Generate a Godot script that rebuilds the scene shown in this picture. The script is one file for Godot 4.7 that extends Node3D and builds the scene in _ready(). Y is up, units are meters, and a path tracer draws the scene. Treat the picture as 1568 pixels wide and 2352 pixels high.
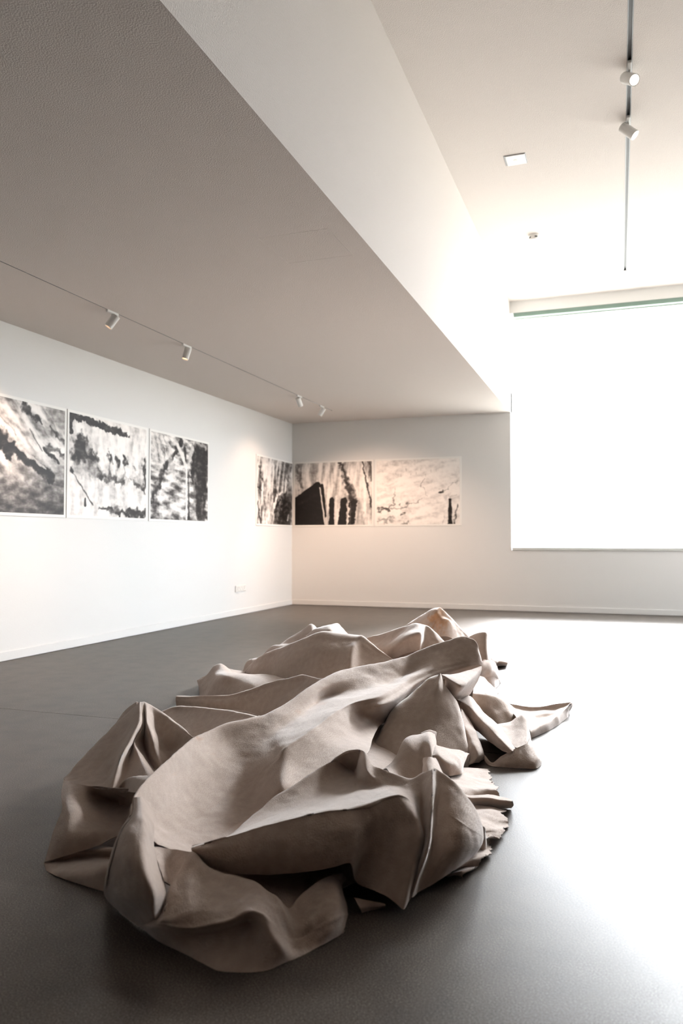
extends Node3D
# A gallery room with a heap of heavy cloth on a screed floor, lit by one large window at the far end.

const FOCAL := 1793.0
const EYE := Vector3(0, 1.0, 0)
const YAW := 19.56
const PITCH := 2.045
const BACK_Z := -11.18
const LEFT_X := -4.79
const RIGHT_X := 5.2
const REAR_Z := 2.4
const BEAM_X := -1.43
const LOW_Y := 2.81
const HIGH_Y := 4.39
const SIDE_Z0 := -10.9
const SIDE_Z1 := -8.4
const TRACK_X := 0.11
const LOW_TRACK_X := -3.765

var M := {}
var view_basis: Basis
var taken := {}


func numbered(called: String) -> String:
	taken[called] = taken.get(called, -1) + 1
	return called if taken[called] == 0 else "%s_%03d" % [called, taken[called]]


func tag(o: Node, label: String, category: String, group := "") -> Node:
	o.set_meta("label", label)
	o.set_meta("category", category)
	if group:
		o.set_meta("group", group)
	return o


func base(called: String, at := Vector3.ZERO) -> Node3D:
	var o := Node3D.new()
	o.name = numbered(called)
	add_child(o)
	o.position = at
	return o


func structure(called: String) -> Node3D:
	var o := base(called)
	o.set_meta("kind", "structure")
	return o


func put(called: String, mesh: Mesh, mat: Material, parent: Node, at := Vector3.ZERO, turn := Basis()) -> MeshInstance3D:
	var o := MeshInstance3D.new()
	o.name = called
	o.mesh = mesh
	o.material_override = mat
	o.transform = Transform3D(turn, at)
	parent.add_child(o, true)
	return o


# a box from corner a to corner b, edges chamfered by c
func box(called: String, a: Vector3, b: Vector3, mat: Material, parent: Node, c := 0.0) -> MeshInstance3D:
	var size := (b - a).abs()
	var mid := (a + b) * 0.5
	return put(called, chamfered(size, c) if c > 0.0 else plain_box(size), mat, parent, mid)


func plain_box(size: Vector3) -> Mesh:
	var m := BoxMesh.new()
	m.size = size
	return m


func chamfered(size: Vector3, c: float) -> Mesh:
	var pts := PackedVector3Array()
	var h := size * 0.5
	for sx in [-1, 1]:
		for sy in [-1, 1]:
			for sz in [-1, 1]:
				var s := Vector3(sx, sy, sz)
				pts.append(s * (h - Vector3(0, c, c)))
				pts.append(s * (h - Vector3(c, 0, c)))
				pts.append(s * (h - Vector3(c, c, 0)))
	var st := SurfaceTool.new()
	st.begin(Mesh.PRIMITIVE_TRIANGLES)
	st.set_smooth_group(-1)
	var id := func(sx: int, sy: int, sz: int, k: int) -> int: return (((sx + 1) / 2) * 4 + ((sy + 1) / 2) * 2 + (sz + 1) / 2) * 3 + k
	var face := func(list: Array) -> void:
		var mid := Vector3.ZERO
		for i in list:
			mid += pts[i]
		mid /= list.size()
		for k in range(1, list.size() - 1):
			var p: Vector3 = pts[list[0]]
			var q: Vector3 = pts[list[k]]
			var r: Vector3 = pts[list[k + 1]]
			if (q - p).cross(r - p).dot(mid) > 0.0:
				var sw := q
				q = r
				r = sw
			for v in [p, q, r]:
				st.add_vertex(v)
	for s in [-1, 1]:
		face.call([id.call(s, -1, -1, 0), id.call(s, 1, -1, 0), id.call(s, 1, 1, 0), id.call(s, -1, 1, 0)])
		face.call([id.call(-1, s, -1, 1), id.call(1, s, -1, 1), id.call(1, s, 1, 1), id.call(-1, s, 1, 1)])
		face.call([id.call(-1, -1, s, 2), id.call(1, -1, s, 2), id.call(1, 1, s, 2), id.call(-1, 1, s, 2)])
		for t in [-1, 1]:
			face.call([id.call(s, t, -1, 0), id.call(s, t, 1, 0), id.call(s, t, 1, 1), id.call(s, t, -1, 1)])
			face.call([id.call(s, -1, t, 0), id.call(s, 1, t, 0), id.call(s, 1, t, 2), id.call(s, -1, t, 2)])
			face.call([id.call(-1, s, t, 1), id.call(1, s, t, 1), id.call(1, s, t, 2), id.call(-1, s, t, 2)])
			for u in [-1, 1]:
				face.call([id.call(s, t, u, 0), id.call(s, t, u, 1), id.call(s, t, u, 2)])
	st.generate_normals()
	return st.commit()


# profile [radius, y] turned about y
func lathe(profile: Array, sides := 24) -> Mesh:
	var st := SurfaceTool.new()
	st.begin(Mesh.PRIMITIVE_TRIANGLES)
	st.set_smooth_group(-1)
	for i in profile.size() - 1:
		var a: Vector2 = profile[i]
		var b: Vector2 = profile[i + 1]
		for k in sides:
			var t := TAU * k / sides
			var u := TAU * (k + 1) / sides
			var p := Vector3(a.x * cos(t), a.y, a.x * sin(t))
			var q := Vector3(a.x * cos(u), a.y, a.x * sin(u))
			var r := Vector3(b.x * cos(u), b.y, b.x * sin(u))
			var s := Vector3(b.x * cos(t), b.y, b.x * sin(t))
			for v in [p, q, r, p, r, s]:
				st.add_vertex(v)
	st.generate_normals()
	return st.commit()


func noise(freq: float, octaves := 3, s := 1, kind := FastNoiseLite.TYPE_SIMPLEX_SMOOTH) -> FastNoiseLite:
	var n := FastNoiseLite.new()
	n.seed = s
	n.noise_type = kind
	n.frequency = freq
	n.fractal_octaves = octaves
	return n


func noise_texture(n: FastNoiseLite, size: int, ramp: Array = [], normal := 0.0) -> NoiseTexture2D:
	var t := NoiseTexture2D.new()
	t.width = size
	t.height = size
	t.seamless = true
	t.noise = n
	if normal > 0.0:
		t.as_normal_map = true
		t.bump_strength = normal
	if ramp:
		var g := Gradient.new()
		g.offsets = PackedFloat32Array(ramp[0])
		g.colors = PackedColorArray(ramp[1])
		t.color_ramp = g
	return t


func matte(color: Color, rough := 0.9, specular := 0.3) -> StandardMaterial3D:
	var m := StandardMaterial3D.new()
	m.albedo_color = color
	m.roughness = rough
	m.metallic_specular = specular
	return m


func triplanar(m: StandardMaterial3D, per_metre: float) -> void:
	m.uv1_triplanar = true
	m.uv1_world_triplanar = true
	m.uv1_scale = Vector3.ONE * per_metre


func materials() -> void:
	# painted plaster: fine roller stipple
	var stipple := noise_texture(noise(0.045, 4, 11), 512, [], 3.0)
	M.wall = matte(Color(0.872, 0.87, 0.862), 0.9, 0.2)
	M.wall.normal_enabled = true
	M.wall.normal_texture = stipple
	M.wall.normal_scale = 0.12
	triplanar(M.wall, 2.0)
	M.ceiling = matte(Color(0.845, 0.82, 0.80), 0.95, 0.15)
	M.ceiling.normal_enabled = true
	M.ceiling.normal_texture = noise_texture(noise(0.07, 4, 21), 1024, [], 5.0)
	M.ceiling.normal_scale = 0.5
	triplanar(M.ceiling, 1.4)
	M.rear = matte(Color(0.30, 0.27, 0.25), 0.95, 0.1)
	# polished screed: speckled grey brown
	M.floor = matte(Color(1, 1, 1), 0.42, 0.34)
	M.floor.albedo_texture = noise_texture(noise(0.16, 4, 5), 1024, [[0.0, 0.32, 0.5, 0.66, 1.0], [Color(0.12, 0.105, 0.095), Color(0.26, 0.236, 0.216), Color(0.32, 0.293, 0.271), Color(0.38, 0.35, 0.327), Color(0.63, 0.60, 0.57)]])
	M.floor.detail_enabled = true
	M.floor.detail_blend_mode = BaseMaterial3D.BLEND_MODE_MUL
	M.floor.detail_albedo = noise_texture(noise(0.008, 3, 8), 512, [[0.0, 0.5, 1.0], [Color(0.84, 0.84, 0.85), Color(0.95, 0.94, 0.93), Color(1, 1, 1)]])
	M.floor.detail_uv_layer = BaseMaterial3D.DETAIL_UV_1
	M.floor.normal_enabled = true
	M.floor.normal_texture = noise_texture(noise(0.18, 3, 9), 512, [], 4.0)
	M.floor.normal_scale = 0.028
	M.floor.roughness = 0.39
	triplanar(M.floor, 1.1)
	M.floor_front = M.floor.duplicate()
	M.floor_front.roughness = 0.35
	M.joint = matte(Color(0.12, 0.11, 0.10), 0.9, 0.1)
	M.white_metal = matte(Color(0.86, 0.86, 0.85), 0.45, 0.5)
	M.grey_metal = matte(Color(0.45, 0.46, 0.47), 0.4, 0.5)
	M.dark = matte(Color(0.10, 0.10, 0.10), 0.7, 0.3)
	M.track_slot = matte(Color(0.34, 0.35, 0.36), 0.5, 0.5)
	M.sill = matte(Color(0.82, 0.83, 0.81), 0.5, 0.4)
	M.green_frame = matte(Color(0.44, 0.53, 0.49), 0.4, 0.5)
	M.plastic = matte(Color(0.88, 0.875, 0.86), 0.5, 0.4)
	M.paper = matte(Color(0.92, 0.915, 0.90), 0.7, 0.3)
	M.glass = StandardMaterial3D.new()
	M.glass.transparency = BaseMaterial3D.TRANSPARENCY_ALPHA
	M.glass.albedo_color = Color(0.96, 1.0, 0.98, 0.03)
	M.glass.roughness = 0.02
	M.lamp = matte(Color(1, 0.97, 0.92), 0.4, 0.3)
	M.lamp.emission_enabled = true
	M.lamp.emission = Color(1.0, 0.93, 0.84)
	M.lamp.emission_energy_multiplier = 14.0
	M.warm_lamp = matte(Color(1, 0.93, 0.86), 0.4, 0.3)
	M.warm_lamp.emission_enabled = true
	M.warm_lamp.emission = Color(1.0, 0.80, 0.62)
	M.warm_lamp.emission_energy_multiplier = 2.2


func from_pixel(px: float, py: float, h: float) -> Vector3:
	var d := view_basis * Vector3((px - 784.0) / FOCAL, (1176.0 - py) / FOCAL, -1.0)
	return EYE + d * ((h - EYE.y) / d.y)


func camera_and_light() -> void:
	var cam := Camera3D.new()
	cam.name = "camera"
	cam.fov = rad_to_deg(2.0 * atan(1176.0 / FOCAL))
	cam.position = EYE
	cam.rotation_degrees = Vector3(PITCH, YAW, 0)
	cam.near = 0.05
	cam.far = 200.0
	var lens := CameraAttributesPhysical.new()
	lens.frustum_focal_length = 12.0 * FOCAL / 1176.0
	lens.exposure_aperture = 2.0
	lens.frustum_focus_distance = 3.6
	cam.attributes = lens
	add_child(cam)
	view_basis = cam.transform.basis
	var e := Environment.new()
	e.tonemap_mode = Environment.TONE_MAPPER_LINEAR
	e.tonemap_exposure = 0.86
	e.background_mode = Environment.BG_SKY
	var sky := Sky.new()
	var s := ProceduralSkyMaterial.new()
	s.sky_top_color = Color(0.95, 0.975, 1.0)
	s.sky_horizon_color = Color(0.97, 0.985, 1.0)
	s.ground_horizon_color = Color(0.80, 0.81, 0.80)
	s.ground_bottom_color = Color(0.72, 0.72, 0.70)
	sky.sky_material = s
	e.sky = sky
	e.background_energy_multiplier = 24.0
	var sun := DirectionalLight3D.new()
	sun.name = "hazy_sun"
	sun.light_energy = 19.0
	sun.light_color = Color(0.97, 0.985, 1.0)
	sun.light_angular_distance = 26.0
	sun.sky_mode = DirectionalLight3D.SKY_MODE_LIGHT_ONLY
	sun.shadow_enabled = true
	sun.basis = Basis.looking_at(Vector3(-0.22, -0.68, 1.0), Vector3.UP)
	add_child(sun)
	e.sdfgi_enabled = true
	e.ssao_enabled = true
	e.ssil_enabled = true
	var w := WorldEnvironment.new()
	w.name = "world"
	w.environment = e
	add_child(w)


func csg_box(a: Vector3, b: Vector3, op: int, parent: Node) -> CSGBox3D:
	var c := CSGBox3D.new()
	c.name = "solid"
	c.size = (b - a).abs()
	c.position = (a + b) * 0.5
	c.operation = op
	parent.add_child(c, true)
	return c


func room() -> void:
	var t := 0.25
	# floor: three poured slabs with open joints between them
	var f := structure("floor")
	box("subfloor", Vector3(LEFT_X - t, -0.3, BACK_Z - t), Vector3(RIGHT_X + t, -0.012, REAR_Z + t), M.joint, f)
	var edges := [BACK_Z - t, -3.73, -1.862, REAR_Z + t]
	var gap := [0.0, 0.0022, 0.0, 0.0]
	for i in 3:
		box("slab", Vector3(LEFT_X - t, -0.012, edges[i] + gap[i]), Vector3(RIGHT_X + t, 0.0, edges[i + 1] - gap[i + 1]), M.floor if i < 2 else M.floor_front, f)
	# walls
	var wl := structure("wall_left")
	box("plaster", Vector3(LEFT_X - t, 0, BACK_Z - t), Vector3(LEFT_X, LOW_Y + 0.3, REAR_Z), M.wall, wl)
	var wr := structure("wall_right")
	box("plaster", Vector3(RIGHT_X, 0, BACK_Z - t), Vector3(RIGHT_X + t, 0.86, REAR_Z), M.rear, wr)
	box("plaster", Vector3(RIGHT_X, 4.22, BACK_Z - t), Vector3(RIGHT_X + t, HIGH_Y + 0.3, REAR_Z), M.rear, wr)
	box("plaster", Vector3(RIGHT_X, 0.86, BACK_Z - t), Vector3(RIGHT_X + t, 4.22, SIDE_Z0), M.rear, wr)
	box("plaster", Vector3(RIGHT_X, 0.86, SIDE_Z1), Vector3(RIGHT_X + t, 4.22, REAR_Z), M.rear, wr)
	var we := structure("wall_rear")
	box("plaster", Vector3(LEFT_X - t, 0, REAR_Z), Vector3(RIGHT_X + t, HIGH_Y + 0.3, REAR_Z + t), M.rear, we)
	var wb := structure("wall_back")
	box("plaster", Vector3(LEFT_X, 0, BACK_Z - t), Vector3(BEAM_X, LOW_Y + 0.3, BACK_Z), M.wall, wb)
	box("plaster", Vector3(BEAM_X, 0, BACK_Z - t), Vector3(4.9, 0.853, BACK_Z), M.wall, wb)
	box("plaster", Vector3(BEAM_X, 4.225, BACK_Z - t), Vector3(4.9, HIGH_Y + 0.3, BACK_Z), M.wall, wb)
	box("plaster", Vector3(4.9, 0, BACK_Z - t), Vector3(RIGHT_X, HIGH_Y + 0.3, BACK_Z), M.wall, wb)
	# skirting with a shadow gap above it
	var bl := structure("baseboard_left")
	box("skirting", Vector3(LEFT_X, 0.004, BACK_Z), Vector3(LEFT_X + 0.012, 0.078, REAR_Z), M.wall, bl, 0.002)
	var bb := structure("baseboard_back")
	box("skirting", Vector3(LEFT_X + 0.012, 0.004, BACK_Z), Vector3(RIGHT_X, 0.078, BACK_Z + 0.012), M.wall, bb, 0.002)
	# lowered soffit over the left bay; its right side is the tall bulkhead face
	var so := CSGCombiner3D.new()
	so.name = "ceiling_soffit"
	add_child(so)
	so.set_meta("kind", "structure")
	csg_box(Vector3(LEFT_X - t, LOW_Y, BACK_Z - t), Vector3(BEAM_X, HIGH_Y + 0.3, REAR_Z + t), CSGShape3D.OPERATION_UNION, so)
	csg_box(Vector3(LOW_TRACK_X - 0.004, LOW_Y - 0.01, -10.2), Vector3(LOW_TRACK_X + 0.004, LOW_Y + 0.03, REAR_Z - 0.4), CSGShape3D.OPERATION_SUBTRACTION, so)
	csg_box(Vector3(-2.02, LOW_Y - 0.01, -4.645), Vector3(-1.575, LOW_Y + 0.012, -4.193), CSGShape3D.OPERATION_SUBTRACTION, so)
	for c in so.get_children():
		c.material = M.ceiling
	var hatch := base("access_hatch", Vector3(-1.7975, LOW_Y, -4.419))
	box("panel", Vector3(-0.2202, 0.0, -0.2237), Vector3(0.2202, 0.0118, 0.2237), M.ceiling, hatch)
	tag(hatch, "flush square access hatch in the lowered ceiling, hairline gaps around it", "hatch")
	# high ceiling with the slot of the recessed lighting track
	var hi := CSGCombiner3D.new()
	hi.name = "ceiling"
	add_child(hi)
	hi.set_meta("kind", "structure")
	csg_box(Vector3(BEAM_X, HIGH_Y, BACK_Z - t), Vector3(RIGHT_X + t, HIGH_Y + 0.3, REAR_Z + t), CSGShape3D.OPERATION_UNION, hi)
	csg_box(Vector3(TRACK_X - 0.019, HIGH_Y - 0.01, -10.36), Vector3(TRACK_X + 0.019, HIGH_Y + 0.045, REAR_Z - 0.4), CSGShape3D.OPERATION_SUBTRACTION, hi)
	for c in hi.get_children():
		c.material = M.ceiling
	# window: a wide pane between plaster reveals, grey sill, green edged head rail
	var w := structure("window_1")
	box("sill", Vector3(BEAM_X + 0.012, 0.853, BACK_Z - 0.22), Vector3(4.9, 0.895, BACK_Z + 0.012), M.sill, w, 0.003)
	box("head_rail", Vector3(BEAM_X + 0.05, 4.165, BACK_Z - 0.10), Vector3(4.9, 4.225, BACK_Z - 0.002), M.green_frame, w, 0.004)
	box("head_lip", Vector3(BEAM_X + 0.05, 4.150, BACK_Z - 0.118), Vector3(4.9, 4.190, BACK_Z - 0.103), M.sill, w, 0.003)
	var w2 := structure("window_2")
	box("sill", Vector3(RIGHT_X - 0.012, 0.86, SIDE_Z0), Vector3(RIGHT_X + 0.22, 0.895, SIDE_Z1), M.sill, w2, 0.003)
	box("pane", Vector3(RIGHT_X + 0.148, 0.895, SIDE_Z0), Vector3(RIGHT_X + 0.16, 4.22, SIDE_Z1), M.glass, w2)
	box("pane", Vector3(BEAM_X, 0.895, BACK_Z - 0.16), Vector3(4.9, 4.225, BACK_Z - 0.148), M.glass, w)


func spot_lamp(called: String, foot: Vector3, aim: Vector3, label: String, group: String, size: float, mat: Material, energy: float, color: Color, cone: float) -> Node3D:
	var o := base(called, foot)
	tag(o, label, "spotlight", group)
	# adaptor in the track, short stem, cylinder head with a recessed lens
	put("track_adaptor", chamfered(Vector3(0.024 * size, 0.022, 0.16 * size), 0.003), M.white_metal, o, Vector3(0, -0.009, 0))
	put("stem", lathe([Vector2(0.0, 0.0), Vector2(0.008, 0.0), Vector2(0.008, -0.05), Vector2(0.0, -0.05)], 12), M.white_metal, o, Vector3(0, -0.018, 0))
	var d := aim.normalized()
	var side := d.cross(Vector3.UP).normalized()
	var turn := Basis(side, -d, side.cross(-d)).orthonormalized()
	var r := 0.036 * size
	var l := 0.125 * size
	var head := put("lamp_head", lathe([Vector2(0, l * 0.5), Vector2(r * 0.9, l * 0.5), Vector2(r, l * 0.47), Vector2(r, -l * 0.5), Vector2(r * 0.86, -l * 0.5), Vector2(r * 0.84, -l * 0.42)], 32), M.white_metal, o, Vector3(0, -0.062 - 0.02 * size, 0), turn)
	put("lamp_lens", lathe([Vector2(0, -l * 0.45), Vector2(r * 0.84, -l * 0.42), Vector2(0, -l * 0.40)], 32), mat, head)
	var s := SpotLight3D.new()
	s.name = "beam"
	s.light_energy = energy
	s.light_color = color
	s.light_size = r * 0.7
	s.spot_angle = cone
	s.spot_angle_attenuation = 0.8
	s.spot_range = 20.0
	s.spot_attenuation = 2.0
	s.shadow_enabled = true
	o.add_child(s)
	s.position = Vector3(0, -0.062 - 0.02 * size, 0) + d * (l * 0.5 + 0.004)
	s.basis = Basis.looking_at(d, Vector3.FORWARD if absf(d.y) > 0.9 else Vector3.UP)
	return o


func track(called: String, x: float, y: float, half: float, depth: float, z0: float, label: String) -> void:
	var o := base(called, Vector3(x, y, 0))
	tag(o, label, "lighting track")
	var z1 := REAR_Z - 0.4
	for s in [-1.0, 1.0]:
		box("rail_side", Vector3(s * half * 0.62, -0.001, z0), Vector3(s * half * 0.98, depth * 0.9, z1), M.grey_metal, o)
	box("rail_back", Vector3(-half * 0.9, depth * 0.45, z0), Vector3(half * 0.9, depth * 0.6, z1), M.track_slot, o)
	box("end_cap", Vector3(-half * 0.95, -0.003, z0 - 0.02), Vector3(half * 0.95, depth * 0.8, z0), M.dark, o)


func fittings() -> void:
	track("lighting_track", TRACK_X, HIGH_Y, 0.019, 0.045, -10.33, "grey track recessed in the high ceiling running towards the window")
	track("lighting_track", LOW_TRACK_X, LOW_Y, 0.004, 0.03, -10.18, "hairline track recessed in the lowered ceiling above the row of prints")
	var cool := Color(1.0, 0.95, 0.88)
	var warm := Color(1.0, 0.85, 0.74)
	spot_lamp("track_spotlight", Vector3(TRACK_X, HIGH_Y, -5.86), Vector3(0.42, -0.55, 0.62), "lit white cylinder spotlight with a dazzling lens on the high ceiling track", "", 1.12, M.lamp, 2.0, cool, 24)
	spot_lamp("track_spotlight", Vector3(TRACK_X, HIGH_Y, -6.62), Vector3(0.62, -0.62, 0.10), "white cylinder spotlight tilted sideways on the high ceiling track", "", 1.12, M.lamp, 2.0, cool, 24)
	spot_lamp("track_spotlight", Vector3(LOW_TRACK_X, LOW_Y, -5.17), Vector3(-0.45, -0.80, 0.30), "white cylinder spotlight on the lowered ceiling aimed at the print of driftwood", "", 0.9, M.warm_lamp, 3.2, warm, 42)
	spot_lamp("track_spotlight", Vector3(LOW_TRACK_X, LOW_Y, -6.30), Vector3(-0.18, -0.93, 0.22), "white cylinder spotlight with a glowing rim above the print of a knotted drape", "", 0.9, M.warm_lamp, 1.5, warm, 34)
	spot_lamp("track_spotlight", Vector3(LOW_TRACK_X, LOW_Y, -9.01), Vector3(0.10, -0.80, -0.58), "small white spotlight tilted towards the end wall, second from the end of the hairline track", "", 0.9, M.warm_lamp, 8.0, warm, 50)
	spot_lamp("track_spotlight", Vector3(LOW_TRACK_X, LOW_Y, -9.80), Vector3(-0.55, -0.82, 0.05), "white spotlight hanging straight at the far end of the hairline track by the corner", "", 0.9, M.warm_lamp, 1.3, warm, 46)
	# emergency light plate
	var p := base("ceiling_plate", Vector3(-0.83, HIGH_Y, -6.965))
	tag(p, "small square white plate with a round emblem, set flush in the high ceiling", "ceiling plate")
	put("frame", chamfered(Vector3(0.19, 0.006, 0.19), 0.002), M.grey_metal, p, Vector3(0, -0.001, 0))
	put("cover", chamfered(Vector3(0.166, 0.012, 0.182), 0.003), M.white_metal, p, Vector3(0.004, -0.004, 0))
	put("emblem", lathe([Vector2(0, -0.0115), Vector2(0.018, -0.0115), Vector2(0.02, -0.009)], 20), M.sill, p)
	# smoke detector
	var d := base("smoke_detector", Vector3(-0.852, HIGH_Y, -8.80))
	tag(d, "round white smoke detector with dark slots under the high ceiling", "smoke detector")
	put("mount", lathe([Vector2(0.062, 0.0), Vector2(0.062, -0.012), Vector2(0.05, -0.016)], 28), M.plastic, d)
	put("cap", lathe([Vector2(0.05, -0.014), Vector2(0.048, -0.04), Vector2(0.036, -0.052), Vector2(0, -0.054)], 28), M.plastic, d)
	for k in 4:
		var a := k * TAU / 4 + 0.55
		put("slot", plain_box(Vector3(0.03, 0.012, 0.006)), M.dark, d, Vector3(sin(a) * 0.0485, -0.03, cos(a) * 0.0485), Basis(Vector3.UP, a))
	# triple socket
	var s := base("wall_socket", Vector3(LEFT_X, 0.352, -9.43))
	tag(s, "white triple power socket low on the long wall near the corner", "socket")
	put("plate", chamfered(Vector3(0.012, 0.085, 0.30), 0.004), M.plastic, s, Vector3(0.006, 0, 0))
	var turn := Basis(Vector3(0, 0, 1), -PI / 2)
	for k in 3:
		var at := Vector3(0.012, 0, (k - 1) * 0.072)
		var ring := put("socket", lathe([Vector2(0.026, 0.0), Vector2(0.026, 0.003), Vector2(0.021, 0.003), Vector2(0.020, -0.004), Vector2(0, -0.004)], 20), M.plastic, s, at, turn)
		for y in [-0.008, 0.008]:
			put("pin_hole", lathe([Vector2(0, -0.003), Vector2(0.006, -0.003), Vector2(0.006, -0.006)], 10), M.dark, ring, Vector3(0, 0.0, y))


# ---- six photographic prints --------------------------------------------------------------------------------------------
const PW := 360
const PH := 280
var ink := PackedFloat32Array()
var grain: FastNoiseLite
var warp: FastNoiseLite


# a soft brush stroke from (u0, v0) to (u1, v1), r0 and r1 its half widths, tone 0 black to 1 white, with a ragged edge
func stroke(u0: float, v0: float, u1: float, v1: float, r0: float, r1: float, tone: float, soft := 0.5, strength := 1.0, ragged := 0.03) -> void:
	var asp := float(PH) / PW
	var a := Vector2(u0, v0 * asp)
	var b := Vector2(u1, v1 * asp)
	var most := maxf(r0, r1) + ragged + 0.02
	var x0 := maxi(int((minf(u0, u1) - most) * PW), 0)
	var x1 := mini(int((maxf(u0, u1) + most) * PW) + 1, PW)
	var y0 := maxi(int((minf(v0, v1) - most / asp) * PH), 0)
	var y1 := mini(int((maxf(v0, v1) + most / asp) * PH) + 1, PH)
	var ab := b - a
	var long := maxf(ab.length_squared(), 1e-8)
	for y in range(y0, y1):
		for x in range(x0, x1):
			var p := Vector2(float(x) / PW, float(y) / PW)
			p += Vector2(warp.get_noise_2d(x, y), warp.get_noise_2d(x + 500, y + 300)) * ragged
			var t := clampf((p - a).dot(ab) / long, 0.0, 1.0)
			var r := lerpf(r0, r1, t)
			var d := (p - a - ab * t).length()
			if d < r:
				var k := strength * smoothstep(0.0, 1.0, clampf((r - d) / (r * soft), 0.0, 1.0))
				ink[y * PW + x] = lerpf(ink[y * PW + x], tone, k)


# streaked ground: noise stretched along one direction
func ground(low: float, high: float, fx: float, fy: float, turn: float, seed_: int, contrast := 1.0) -> void:
	var n := noise(1.0, 4, seed_)
	var c := cos(turn)
	var s := sin(turn)
	for y in PH:
		for x in PW:
			var u := float(x) / PW
			var v := float(y) / PW
			var k := 0.5 + contrast * n.get_noise_2d((u * c + v * s) * fx, (v * c - u * s) * fy)
			ink[y * PW + x] = lerpf(low, high, clampf(k, 0.0, 1.0))


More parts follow.
